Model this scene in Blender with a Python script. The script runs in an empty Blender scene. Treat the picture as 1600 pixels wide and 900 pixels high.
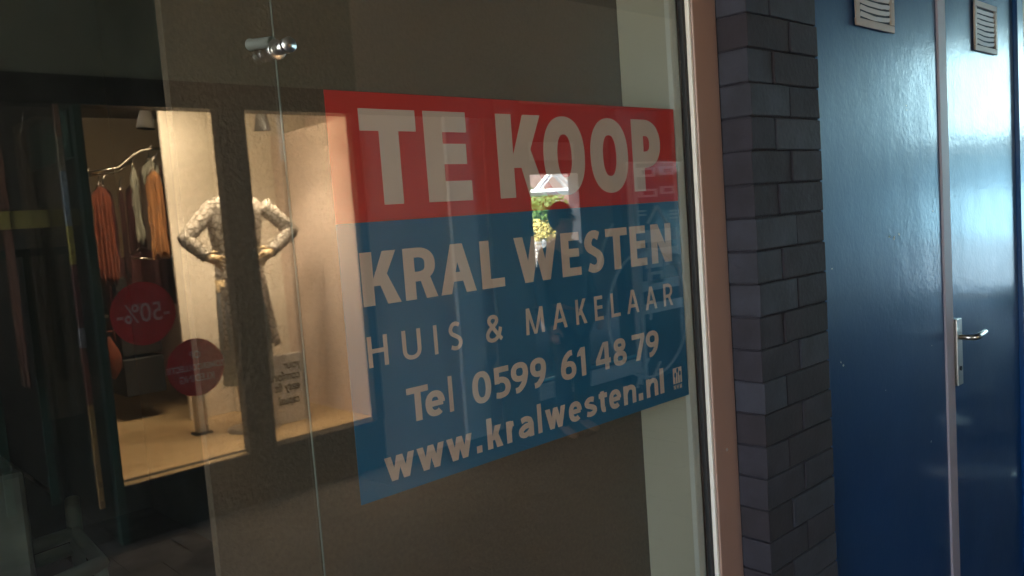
import bpy, bmesh, math, random
from mathutils import Vector, Matrix
random.seed(7)
R = math.radians
sc = bpy.context.scene
C = sc.collection

# ------------------------------------------------------------------ camera
F = 1300.0; CAMZ = 1.55; GLASS = 1.0
CX = Vector((0.72821, -0.11163, 0.67620))      # passage direction seen by the lens
CY = Vector((-0.68149, -0.01339, 0.73170))     # into the shop window
CZ = Vector((-0.07263, -0.99366, -0.08583))    # up
cam = bpy.data.cameras.new('camera'); cam.sensor_width = 36; cam.lens = 36*F/1600
cam.clip_start = .02; cam.clip_end = 500
camo = bpy.data.objects.new('camera', cam); C.objects.link(camo); sc.camera = camo
M3 = Matrix(((CX[0], -CX[1], -CX[2]), (CY[0], -CY[1], -CY[2]), (CZ[0], -CZ[1], -CZ[2])))
camo.matrix_world = Matrix.Translation((0, 0, CAMZ)) @ M3.to_4x4()

# ------------------------------------------------------------------ world, sun, exposure
SUN_EL, SUN_AZ = R(50), R(287)                 # azimuth from +Y clockwise: light comes in from the left end
w = bpy.data.worlds.new('World'); sc.world = w; w.use_nodes = True
nt = w.node_tree; bg = nt.nodes['Background']
sky = nt.nodes.new('ShaderNodeTexSky'); sky.sky_type = 'NISHITA'; sky.sun_disc = False
sky.sun_elevation = SUN_EL; sky.sun_rotation = SUN_AZ
sky.air_density = 1.2; sky.dust_density = 2.0
nt.links.new(sky.outputs[0], bg.inputs[0]); bg.inputs[1].default_value = 0.15
sl = bpy.data.lights.new('sun', 'SUN'); sl.energy = 4.5; sl.angle = R(.5); sl.color = (1, .95, .88)
so = bpy.data.objects.new('sun', sl); C.objects.link(so)
sd = Vector((math.sin(SUN_AZ)*math.cos(SUN_EL), math.cos(SUN_AZ)*math.cos(SUN_EL), math.sin(SUN_EL)))
so.rotation_euler = (-sd).to_track_quat('-Z', 'Y').to_euler()
vs = sc.view_settings; vs.view_transform = 'Standard'; vs.look = 'None'; vs.gamma = 1; vs.use_curve_mapping = False
vs.exposure = 3.32
sc.cycles.use_denoising = True
sc.cycles.max_bounces = 10; sc.cycles.transparent_max_bounces = 12; sc.cycles.glossy_bounces = 5
sc.cycles.sample_clamp_indirect = 6; sc.cycles.caustics_reflective = False

# ------------------------------------------------------------------ picture rays to places
def ray(px, py):
    v = (px-800, py-450, F)
    d = [sum(a*b for a, b in zip(v, ax)) for ax in (CX, CY, CZ)]
    return d[0]/d[1], d[2]/d[1]
def P(px, py, Y=GLASS):                        # a point on the plane Y
    a, b = ray(px, py); return Vector((a*Y, Y, CAMZ+b*Y))
def V(px, py, Yv):                             # a point seen in the window pane, Yv metres away along the reflected path
    a, b = ray(px, py); return Vector((a*Yv, 2*GLASS-Yv, CAMZ+b*Yv))

# ------------------------------------------------------------------ materials
def mat(name, col, rough=.6, var=.15, scale=8, bump=0, bscale=60, metal=0, spec=.5, coat=0, stretch=(1, 1, 1), emit=0, ecol=None):
    m = bpy.data.materials.new(name); m.use_nodes = True; n = m.node_tree; b = n.nodes['Principled BSDF']
    b.inputs['Roughness'].default_value = rough; b.inputs['Metallic'].default_value = metal
    b.inputs['Specular IOR Level'].default_value = spec; b.inputs['Coat Weight'].default_value = coat
    b.inputs['Coat Roughness'].default_value = .08
    tc = n.nodes.new('ShaderNodeTexCoord'); mp = n.nodes.new('ShaderNodeMapping'); mp.inputs['Scale'].default_value = stretch
    n.links.new(tc.outputs['Object'], mp.inputs[0])
    nz = n.nodes.new('ShaderNodeTexNoise'); nz.inputs['Scale'].default_value = scale; nz.inputs['Detail'].default_value = 6
    n.links.new(mp.outputs[0], nz.inputs['Vector'])
    cr = n.nodes.new('ShaderNodeMapRange'); cr.inputs[3].default_value = 1-var; cr.inputs[4].default_value = 1+var
    cr.inputs[1].default_value = .25; cr.inputs[2].default_value = .75
    n.links.new(nz.outputs[0], cr.inputs[0])
    mx = n.nodes.new('ShaderNodeVectorMath'); mx.operation = 'SCALE'; mx.inputs[0].default_value = col[:3]
    n.links.new(cr.outputs[0], mx.inputs['Scale']); n.links.new(mx.outputs[0], b.inputs['Base Color'])
    if bump:
        n2 = n.nodes.new('ShaderNodeTexNoise'); n2.inputs['Scale'].default_value = bscale; n2.inputs['Detail'].default_value = 3
        n.links.new(mp.outputs[0], n2.inputs['Vector'])
        bp = n.nodes.new('ShaderNodeBump'); bp.inputs['Strength'].default_value = bump; bp.inputs['Distance'].default_value = .004
        n.links.new(n2.outputs[0], bp.inputs['Height']); n.links.new(bp.outputs[0], b.inputs['Normal'])
    if emit:
        b.inputs['Emission Color'].default_value = (*(ecol or col)[:3], 1); b.inputs['Emission Strength'].default_value = emit
    m['b'] = 1
    return m
def glass_mat(name, ior, tint=(1, 1, 1), wav=0.0, rough=0.0):
    m = bpy.data.materials.new(name); m.use_nodes = True; n = m.node_tree; n.nodes.clear()
    o = n.nodes.new('ShaderNodeOutputMaterial'); o.name = 'Material Output'; mx = n.nodes.new('ShaderNodeMixShader')
    t = n.nodes.new('ShaderNodeBsdfTransparent'); t.inputs[0].default_value = (*tint, 1)
    g = n.nodes.new('ShaderNodeBsdfGlossy'); g.inputs['Roughness'].default_value = rough
    f = n.nodes.new('ShaderNodeFresnel'); 
    ge = n.nodes.new('ShaderNodeNewGeometry'); sel = n.nodes.new('ShaderNodeMix'); sel.data_type = 'FLOAT'   # same reflectance on both faces of the sheet
    sel.inputs[2].default_value = ior; sel.inputs[3].default_value = 1/ior
    n.links.new(ge.outputs['Backfacing'], sel.inputs[0]); n.links.new(sel.outputs[0], f.inputs[0])
    n.links.new(f.outputs[0], mx.inputs[0]); n.links.new(t.outputs[0], mx.inputs[1]); n.links.new(g.outputs[0], mx.inputs[2])
    n.links.new(mx.outputs[0], o.inputs[0])
    if wav:
        tc = n.nodes.new('ShaderNodeTexCoord'); z = n.nodes.new('ShaderNodeTexNoise'); z.inputs['Scale'].default_value = 2.2
        z.inputs['Detail'].default_value = 0
        n.links.new(tc.outputs['Object'], z.inputs['Vector']); bp = n.nodes.new('ShaderNodeBump')
        bp.inputs['Strength'].default_value = wav; bp.inputs['Distance'].default_value = .002
        n.links.new(z.outputs[0], bp.inputs['Height']); n.links.new(bp.outputs[0], g.inputs['Normal'])
    return m
M = {}
M['pane'] = glass_mat('window glass', 2.0, (.985, .995, .985))
def dusty(m, amt):
    n = m.node_tree; o = n.nodes['Material Output']; src = o.inputs[0].links[0].from_socket
    df = n.nodes.new('ShaderNodeBsdfDiffuse'); df.inputs[0].default_value = (.8, .78, .72, 1); mx = n.nodes.new('ShaderNodeMixShader')
    tc = n.nodes.new('ShaderNodeTexCoord'); mp = n.nodes.new('ShaderNodeMapping'); mp.inputs['Scale'].default_value = (1, 1, .35); mp.inputs['Rotation'].default_value = (0, .5, 0)
    z = n.nodes.new('ShaderNodeTexNoise'); z.inputs['Scale'].default_value = 7; z.inputs['Detail'].default_value = 8; z.inputs['Roughness'].default_value = .65
    r_ = n.nodes.new('ShaderNodeMapRange'); r_.inputs[1].default_value = .38; r_.inputs[2].default_value = .75; r_.inputs[3].default_value = amt*.3; r_.inputs[4].default_value = amt*1.6
    n.links.new(tc.outputs['Object'], mp.inputs[0]); n.links.new(mp.outputs[0], z.inputs['Vector']); n.links.new(z.outputs[0], r_.inputs[0]); n.links.new(r_.outputs[0], mx.inputs[0])
    n.links.new(src, mx.inputs[1]); n.links.new(df.outputs[0], mx.inputs[2]); n.links.new(mx.outputs[0], o.inputs[0])
dusty(M['pane'], .008)
M['thin'] = glass_mat('thin glass', 1.25, (.98, .98, .98))
M['edge'] = mat('glass edge silicone', (.20, .22, .19), .4, .1)
M['red'] = mat('red vinyl', (.80, .034, .030), .35, .05, 3)
M['blue'] = mat('blue vinyl', (.003, .165, .345), .35, .06, 3)
M['white'] = mat('cream lettering', (.90, .69, .58), .4, .04, 5)
M['brick'] = mat('dark brick', (0.0205, 0.0180, 0.0271), .8, .45, 14, .35, 90)
M['brickb'] = mat('dark plum brick', (0.0172, 0.0131, 0.0189), .8, .35, 14, .35, 90)
M['brickc'] = mat('blue grey brick', (0.0246, 0.0254, 0.0377), .75, .45, 14, .35, 90)
M['mortar'] = mat('dark mortar', (.019, .017, .025), .95, .3, 60, .6, 200)
M['frame'] = mat('red brown lacquer', (.35, .215, .17), .38, .06, 3, .05, 300)
M['bead'] = mat('pale aluminium bead', (.85, .78, .70), .35, .05, 3)
M['spacer'] = mat('spacer', (.80, .80, .72), .5, .05, 3)
M['gasket'] = mat('black gasket', (.012, .012, .014), .6, .1)
M['reveal'] = mat('pale painted reveal', (.62, .58, .44), .7, .04, 2, .1, 120)
M['panel'] = mat('brown woven board', (.160, .116, .076), .85, .14, 120, .5, 150, stretch=(1, 1, 1))
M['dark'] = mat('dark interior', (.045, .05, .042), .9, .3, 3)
M['plaster'] = mat('grey brown plaster', (.20, .185, .15), .85, .1, 2, .2, 60)
M['ceil'] = mat('painted soffit', (.30, .29, .25), .85, .08, 1.5, .15, 30)
M['lintel'] = mat('charcoal fascia', (.018, .016, .014), .6, .2, 3)
M['teal'] = mat('teal steel', (.032, .085, .068), .45, .15, 5, .1, 100)
M['wallb'] = mat('beige render', (.34, .30, .26), .85, .1, 1.5, .2, 60)
M['cream'] = mat('cream board', (.80, .75, .66), .6, .04, 2)
M['wood'] = mat('pale wood floor', (.56, .40, .22), .45, .15, 3, .1, 60, stretch=(1, 8, 1))
M['paver'] = mat('concrete pavers', (.085, .08, .078), .85, .25, 5, .5, 60)
M['street'] = mat('pale street paving', (.42, .41, .38), .85, .15, 1.2, .3, 30)
M['skin'] = mat('mannequin shell', (.78, .60, .36), .35, .03)
M['steel'] = mat('brushed steel', (.62, .60, .56), .28, .08, 20, .1, 200, metal=1)
M['black'] = mat('matt black', (.012, .012, .013), .6, .2)
M['chrome'] = mat('chrome rail', (.7, .68, .62), .15, .05, metal=1)
M['orange'] = mat('orange knit', (.27, .12, .04), .9, .45, 40, 1, 120, stretch=(1, 1, .25))
M['rust'] = mat('rust red cloth', (.13, .030, .012), .9, .35, 20, .6, 80)
M['greyc'] = mat('pale grey cloth', (.20, .20, .16), .9, .15, 12, .6, 60)
M['maroon'] = mat('maroon cloth', (.07, .02, .02), .9, .4, 12, .6, 60)
M['denim'] = mat('pale denim', (.30, .36, .42), .9, .15, 30)
M['redst'] = mat('dark red sticker', (.80, .035, .045), .5, .06, 4)
M['stxt'] = mat('grey sticker lettering', (.85, .62, .62), .6, .05)
M['ink'] = mat('brown ink', (.06, .045, .03), .7, .05)
M['vinyl'] = mat('frosted white vinyl', (.86, .88, .88), .6, .04)
M['leaf'] = mat('green leaves', (.10, .20, .035), .6, .5, 3)
M['yellow'] = mat('yellow blossom', (.60, .52, .16), .7, .4, 9)
M['bark'] = mat('bark', (.08, .055, .035), .9, .3, 9, .6)
M['whitep'] = mat('white paint', (.8, .8, .78), .5, .04, 2)
M['pinkb'] = mat('pink brick house', (.45, .28, .22), .85, .2, 10)
M['navy'] = mat('dark jacket', (.02, .024, .03), .8, .2, 10)
M['face'] = mat('skin', (.45, .27, .19), .5, .05)
M['hair'] = mat('hair', (.02, .014, .01), .5, .3, 40)
M['strip'] = mat('pale mauve jamb', (.34, .30, .36), .5, .05, 3)
M['grille'] = mat('beige grille plastic', (.42, .34, .28), .5, .08, 8)
M['slot'] = mat('grille slot', (.02, .02, .03), .7, .1)
M['chip'] = mat('bare primer', (.5, .5, .48), .7, .1)
M['whitepl'] = mat('white enamel plate', (.80, .76, .66), .4, .05, 5)
M['mauve'] = mat('mauve print', (.25, .2, .32), .6, .1)

def door_material():
    m = mat('blue gloss door paint', (.004, .040, .150), .34, .12, 3, 0, spec=.34)
    n = m.node_tree; b = n.nodes['Principled BSDF']
    b.inputs['Specular Tint'].default_value = (.45, .8, 1, 1); b.inputs['Coat Weight'].default_value = .42; b.inputs['Coat Roughness'].default_value = .07; b.inputs['Coat Tint'].default_value = (.8, .93, 1, 1)
    tc = n.nodes.new('ShaderNodeTexCoord')
    hs = []
    for sca, st, wt in ((150, (1, 1, .5), .35), (60, (1, 1, 1), .6), (9, (1, 1, .8), 1.6)):
        mp = n.nodes.new('ShaderNodeMapping'); mp.inputs['Scale'].default_value = st
        n.links.new(tc.outputs['Object'], mp.inputs[0]); z = n.nodes.new('ShaderNodeTexNoise')
        z.inputs['Scale'].default_value = sca; z.inputs['Detail'].default_value = 3; n.links.new(mp.outputs[0], z.inputs['Vector'])
        mm = n.nodes.new('ShaderNodeMath'); mm.operation = 'MULTIPLY'; mm.inputs[1].default_value = wt
        n.links.new(z.outputs[0], mm.inputs[0]); hs.append(mm)
    a = n.nodes.new('ShaderNodeMath'); a2 = n.nodes.new('ShaderNodeMath')
    wz = n.nodes.new('ShaderNodeTexNoise'); wz.inputs['Scale'].default_value = 3.5; wz.inputs['Detail'].default_value = 9; wz.inputs['Roughness'].default_value = .7
    n.links.new(tc.outputs['Object'], wz.inputs['Vector'])
    for key, lo_, hi_ in (('Roughness', .29, .40), ('Coat Roughness', .06, .13), ('Coat Weight', .44, .34)):
        wr = n.nodes.new('ShaderNodeMapRange'); wr.inputs[1].default_value = .3; wr.inputs[2].default_value = .72; wr.inputs[3].default_value = lo_; wr.inputs[4].default_value = hi_
        n.links.new(wz.outputs[0], wr.inputs[0]); n.links.new(wr.outputs[0], b.inputs[key])
    n.links.new(hs[0].outputs[0], a.inputs[0]); n.links.new(hs[1].outputs[0], a.inputs[1])
    n.links.new(a.outputs[0], a2.inputs[0]); n.links.new(hs[2].outputs[0], a2.inputs[1])
    bp = n.nodes.new('ShaderNodeBump'); bp.inputs['Strength'].default_value = .38; bp.inputs['Distance'].default_value = .0016
    n.links.new(a2.outputs[0], bp.inputs['Height'])
    n.links.new(bp.outputs[0], b.inputs['Normal']); n.links.new(bp.outputs[0], b.inputs['Coat Normal'])
    return m
M['door'] = door_material()

def snake_material():
    m = mat('snake print cloth', (.6, .52, .4), .75, .15, 20)
    n = m.node_tree; b = n.nodes['Principled BSDF']
    tc = n.nodes.new('ShaderNodeTexCoord'); mp = n.nodes.new('ShaderNodeMapping'); mp.inputs['Scale'].default_value = (1.25, 1.25, .8)
    v = n.nodes.new('ShaderNodeTexVoronoi'); v.feature = 'DISTANCE_TO_EDGE'; v.inputs['Scale'].default_value = 25
    n.links.new(tc.outputs['Object'], mp.inputs[0]); n.links.new(mp.outputs[0], v.inputs['Vector'])
    z = n.nodes.new('ShaderNodeTexNoise'); z.inputs['Scale'].default_value = 5; n.links.new(tc.outputs['Object'], z.inputs['Vector'])
    mr = n.nodes.new('ShaderNodeMapRange'); mr.inputs[1].default_value = .01; mr.inputs[2].default_value = .13
    n.links.new(v.outputs[0], mr.inputs[0])
    mul = n.nodes.new('ShaderNodeMath'); mul.operation = 'MULTIPLY'
    mr2 = n.nodes.new('ShaderNodeMapRange'); mr2.inputs[1].default_value = .35; mr2.inputs[2].default_value = .6; mr2.inputs[3].default_value = .5; mr2.inputs[4].default_value = 1
    n.links.new(z.outputs[0], mr2.inputs[0]); n.links.new(mr.outputs[0], mul.inputs[0]); n.links.new(mr2.outputs[0], mul.inputs[1])
    mx = n.nodes.new('ShaderNodeMix'); mx.data_type = 'RGBA'
    mx.inputs[6].default_value = (.09, .075, .065, 1); mx.inputs[7].default_value = (.76, .71, .64, 1)
    n.links.new(mul.outputs[0], mx.inputs[0]); n.links.new(mx.outputs[2], b.inputs['Base Color'])
    return m
M['snake'] = snake_material()

# ------------------------------------------------------------------ mesh helpers
def box(bm, a, b, j=0):
    x0, y0, z0 = (min(p, q) for p, q in zip(a, b)); x1, y1, z1 = (max(p, q) for p, q in zip(a, b))
    v = [bm.verts.new((x + random.uniform(-j, j), y + random.uniform(-j, j), z + random.uniform(-j, j)))
         for x in (x0, x1) for y in (y0, y1) for z in (z0, z1)]
    for f in ((0, 1, 3, 2), (4, 6, 7, 5), (0, 4, 5, 1), (2, 3, 7, 6), (0, 2, 6, 4), (1, 5, 7, 3)):
        bm.faces.new([v[i] for i in f])
    return v
def tube(bm, pts, rad, n=10, cap=True):
    pts = [Vector(p) for p in pts]; rs = rad if isinstance(rad, (list, tuple)) else [rad]*len(pts)
    rings = []; up = None
    for i, p in enumerate(pts):
        t = (pts[min(i+1, len(pts)-1)] - pts[max(i-1, 0)]).normalized()
        if up is None: up = Vector((0, 0, 1)) if abs(t.z) < .9 else Vector((1, 0, 0))
        a = t.cross(up).normalized(); up2 = a.cross(t).normalized(); up = up2
        rings.append([bm.verts.new(p + (a*math.cos(k*2*math.pi/n) + up2*math.sin(k*2*math.pi/n))*rs[i]) for k in range(n)])
    for r0, r1 in zip(rings, rings[1:]):
        for k in range(n): bm.faces.new((r0[k], r0[(k+1) % n], r1[(k+1) % n], r1[k]))
    if cap:
        bm.faces.new(rings[0][::-1]); bm.faces.new(rings[-1])
def ring(bm, c, rad, r, ax='Y', n=40, m=8, a0=0, a1=360):
    c = Vector(c); full = abs(a1-a0) >= 360; vs_ = []
    cnt = n if full else n+1
    for i in range(cnt):
        a = R(a0 + (a1-a0)*i/n)
        d = Vector((math.cos(a), 0, math.sin(a))) if ax == 'Y' else Vector((math.cos(a), math.sin(a), 0))
        nn = Vector((0, 1, 0)) if ax == 'Y' else Vector((0, 0, 1))
        vs_.append([bm.verts.new(c + d*rad + (d*math.cos(k*2*math.pi/m) + nn*math.sin(k*2*math.pi/m))*r) for k in range(m)])
    for i in range(n if full else n):
        a_, b_ = vs_[i], vs_[(i+1) % cnt]
        if not full and i+1 >= cnt: break
        for k in range(m): bm.faces.new((a_[k], a_[(k+1) % m], b_[(k+1) % m], b_[k]))
def cyl(bm, a, b, r0, r1=None, n=24): tube(bm, [a, b], [r0, r0 if r1 is None else r1], n)
def obj(name, bm, m, parent=None, smooth=False, bevel=0, label=None):
    bmesh.ops.recalc_face_normals(bm, faces=bm.faces[:])
    me = bpy.data.meshes.new(name); bm.to_mesh(me); bm.free()
    for x in (m if isinstance(m, (list, tuple)) else [m]): me.materials.append(x)
    if smooth:
        for p in me.polygons: p.use_smooth = True
    o = bpy.data.objects.new(name, me); C.objects.link(o)
    if parent: o.parent = parent; o.matrix_parent_inverse = Matrix.Translation(-parent.location)
    if bevel:
        md = o.modifiers.new('bevel', 'BEVEL'); md.width = bevel; md.segments = 2; md.limit_method = 'ANGLE'
    if label: o['label'] = label
    return o
def nb(): return bmesh.new()
def tag(o, label, cat, group=None, kind=None):
    o['label'] = label; o['category'] = cat
    if group: o['group'] = group
    if kind: o['kind'] = kind
    return o
def thing(name, label, cat, loc=(0, 0, 0), group=None):
    o = bpy.data.objects.new(name, None); C.objects.link(o); o.location = loc; o.empty_display_size = .1
    return tag(o, label, cat, group)
def struct(name, bm, m):
    o = obj(name, bm, m); o['kind'] = 'structure'; return o
def bx(name, a, b, m, parent=None, bevel=0, label=None):
    q = nb(); box(q, a, b); return obj(name, q, m, parent, bevel=bevel, label=label)

# ------------------------------------------------------------------ ground, street
XE = 10.6                                      # street end of the passage
g = nb(); box(g, (-60, -60, -.3), (90, 60, -.012)); struct('ground', g, M['street'])
g = nb()
for i in range(-14, 36):
    for k in range(-12, 5):
        x = i*.3 + (.15 if k % 2 else 0)
        box(g, (x+.003, k*.3+.003, -.05), (x+.297, k*.3+.297, random.uniform(-.002, .002)))
struct('passage_paving', g, M['paver'])

q = nb(); box(q, (XE-.1, -40, -.02), (60, 40, -.002)); struct('road', q, mat('grey road', (.16, .22, .25), .8, .2, 2, .3, 30))

# ------------------------------------------------------------------ our side: the window wall
TOP = 3.2
wall = thing('shop_wall', 'dark wall around the shop window holding the tall panes', 'wall', (-1, 1.1, 0))
bx('wall', (-4.5, 1.0, 0), (-2.2, 1.25, TOP-.003), M['plaster'], wall)
bx('plinth', (-2.2, 1.0, 0), (1.545, 1.2, .25), M['plaster'], wall)
bx('lintel', (-2.2, 1.0, 2.9), (1.545, 1.2, TOP-.003), M['plaster'], wall)
# ceiling over the passage and rooms
q = nb(); box(q, (-4.5, -6.25, TOP), (XE, 6, TOP+.35)); tag(obj('ceiling', q, M['ceil']), 'painted soffit over the passage', 'ceiling', kind='structure')

# window: frame, beads, gasket, spacer, two panes
win = thing('shop_window', 'large frameless-jointed shop window with red-brown frame beside the brick pillar', 'window', (0, 1.0, .25))
def jamb(x0, x1, y0, y1, name, m, bevel=.0015, z0=.25, z1=2.9): return bx(name, (x0, y0, z0), (x1, y1, z1), m, win, bevel)
ZB = .2535
jamb(1.458, 1.543, .985, 1.10, 'frame', M['frame'], .003, ZB, 2.897)
jamb(-2.19, -2.1, .985, 1.10, 'frame', M['frame'], .003, ZB, 2.897)
bx('frame', (-2.097, .985, 2.82), (1.455, 1.10, 2.897), M['frame'], win, .003)
bx('frame', (-2.097, .985, ZB), (1.455, 1.10, .33), M['frame'], win, .003)
jamb(1.4495, 1.4565, .988, 1.004, 'glazing_bead', M['bead'], .001, .332, 2.818)
jamb(1.438, 1.4485, .996, 1.006, 'gasket', M['gasket'], .001, .332, 2.818)
q = nb(); box(q, (1.415, 1.011, .332), (1.4375, 1.022, 2.818))
for i in range(620):
    z = .34 + i*.004
    for x in (1.4185, 1.434):
        box(q, (x-.0011, 1.0102, z), (x+.0011, 1.0112, z+.0019))
obj('spacer_bar', q, M['spacer'], win)
SEAM = .5405
bx('pane', (-2.095, 1.0, .332), (SEAM-.0005, 1.008, 2.818), M['pane'], win)
bx('pane', (SEAM+.0005, 1.0, .332), (1.448, 1.008, 2.818), M['pane'], win)
bx('glass_joint', (SEAM-.0004, 1.002, .332), (SEAM+.0004, 1.006, 2.818), M['edge'], win)
q = nb()
for z_ in (1.02, 2.05, 2.6): cyl(q, (1.50, .9852, z_), (1.50, .9838, z_), .0035, None, 12)
obj('screw', q, M['steel'], win)
bx('sealant', (1.5432, .987, ZB), (1.5452, .998, 2.897), M['gasket'], win)
# pale inner reveal and the brown board behind the glass
bx('window_reveal', (1.4385, 1.024, .26), (1.60, 1.162, 2.89), M['reveal'], win)
bx('inner_frame', (1.4375, 1.0225, .332), (1.4384, 1.03, 2.818), M['gasket'], win)
PB = 1.166
brd = bx('display_board', (.397*PB, PB, .03), (1.60, PB+.02, 3.1), M['panel'])
tag(brd, 'tall brown woven board standing close behind the glass', 'board')
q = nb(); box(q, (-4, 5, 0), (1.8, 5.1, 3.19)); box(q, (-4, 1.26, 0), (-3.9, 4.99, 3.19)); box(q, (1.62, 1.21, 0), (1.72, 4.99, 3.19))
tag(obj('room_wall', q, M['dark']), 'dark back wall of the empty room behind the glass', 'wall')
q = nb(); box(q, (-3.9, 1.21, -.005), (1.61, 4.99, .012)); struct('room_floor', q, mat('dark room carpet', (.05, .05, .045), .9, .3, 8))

# point fitting clamped over the glass joint
fz = P(432, 78).z
ft = thing('glass_fitting', 'small steel clamp with tube and knob fixed over the pane joint', 'fitting', (SEAM, 1.0, fz))
q = nb(); cyl(q, (SEAM, 1.0, fz), (SEAM, .997, fz), .013); obj('disc', q, M['steel'], ft, True, .001)
q = nb(); tube(q, [(SEAM, .997, fz), (SEAM, .990, fz), (SEAM, .973, fz)], [.0075, .0085, .0085], 20)
tube(q, [(SEAM, .9728, fz), (SEAM, .9645, fz)], [.0098, .0098], 20)
obj('knob', q, M['steel'], ft, True)
q = nb()
A = Vector((SEAM, 1.009, fz+.012)); B = P(392, 70, 1.062)
d = (B-A).normalized(); s1 = d.cross(Vector((0, 0, 1))).normalized(); s2 = s1.cross(d)
rr = []
for (pt, ro) in ((A, .007), (B-d*.001, .0075), (B, .0086), (B+d*.001, .0082), (B, .0070), (A, .006)):
    rr.append([q.verts.new(pt + (s1*math.cos(k*math.pi/12)+s2*math.sin(k*math.pi/12))*ro) for k in range(24)])
for a_, b_ in zip(rr, rr[1:]):
    for k in range(24): q.faces.new((a_[k], a_[(k+1) % 24], b_[(k+1) % 24], b_[k]))
obj('tube', q, mat('dull aluminium', (.55, .56, .5), .5, .05, metal=.3), ft, True)

# ------------------------------------------------------------------ lettering
class Gl:
    def __init__(s, W, H, tv, th): s.W, s.H, s.tv, s.th = W, H, tv, th; s.p = []
    def Q(s, *pts): s.p.append([list(pts)])
    def Rc(s, a, b, c, d): s.Q((a, b), (c, b), (c, d), (a, d))
    def D(s, y0, a0, b0, y1, a1, b1): s.Q((a0, y0), (b0, y0), (b1, y1), (a1, y1))
    def E(s, cx, cy, rx, ry, a0, a1, n=28, e=2.3):
        o = []
        for i in range(n+1):
            a = R(a0+(a1-a0)*i/n); c_, s_ = math.cos(a), math.sin(a)
            o.append((cx+rx*math.copysign(abs(c_)**(2/e), c_), cy+ry*math.copysign(abs(s_)**(2/e), s_)))
        return o
    def S(s, pts, closed=False, k=1):
        st = []; L = len(pts)
        for i in range(L):
            a = pts[(i-1) % L] if closed else pts[max(i-1, 0)]; b = pts[(i+1) % L] if closed else pts[min(i+1, L-1)]
            if closed and i in (0, L-1): a, b = pts[-2], pts[1]
            tx, ty = b[0]-a[0], b[1]-a[1]; l = math.hypot(tx, ty) or 1; tx /= l; ty /= l
            h = .5*k*math.hypot(s.tv*ty, s.th*tx)
            st.append(((pts[i][0]-ty*h, pts[i][1]+tx*h), (pts[i][0]+ty*h, pts[i][1]-tx*h)))
        s.p.append([[st[i][0], st[i+1][0], st[i+1][1], st[i][1]] for i in range(L-1)])
    def C(s, fr, k=1, n=7):
        hx, hy = s.tv/2, s.th/2
        p = [(hx+f[0]*(s.W-2*hx), hy+f[1]*(s.H-2*hy)) for f in fr]
        q_ = [p[0]]+p+[p[-1]]; o = []
        for i in range(1, len(q_)-2):
            for j in range(n):
                t = j/n; c = []
                for d_ in (0, 1):
                    a, b, c2, e = (q_[i+m_][d_] for m_ in (-1, 0, 1, 2))
                    c.append(.5*(2*b+(c2-a)*t+(2*a-5*b+4*c2-e)*t*t+(3*b-a-3*c2+e)*t**3))
                o.append(tuple(c))
        o.append(p[-1]); s.S(o, k=k)
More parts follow.
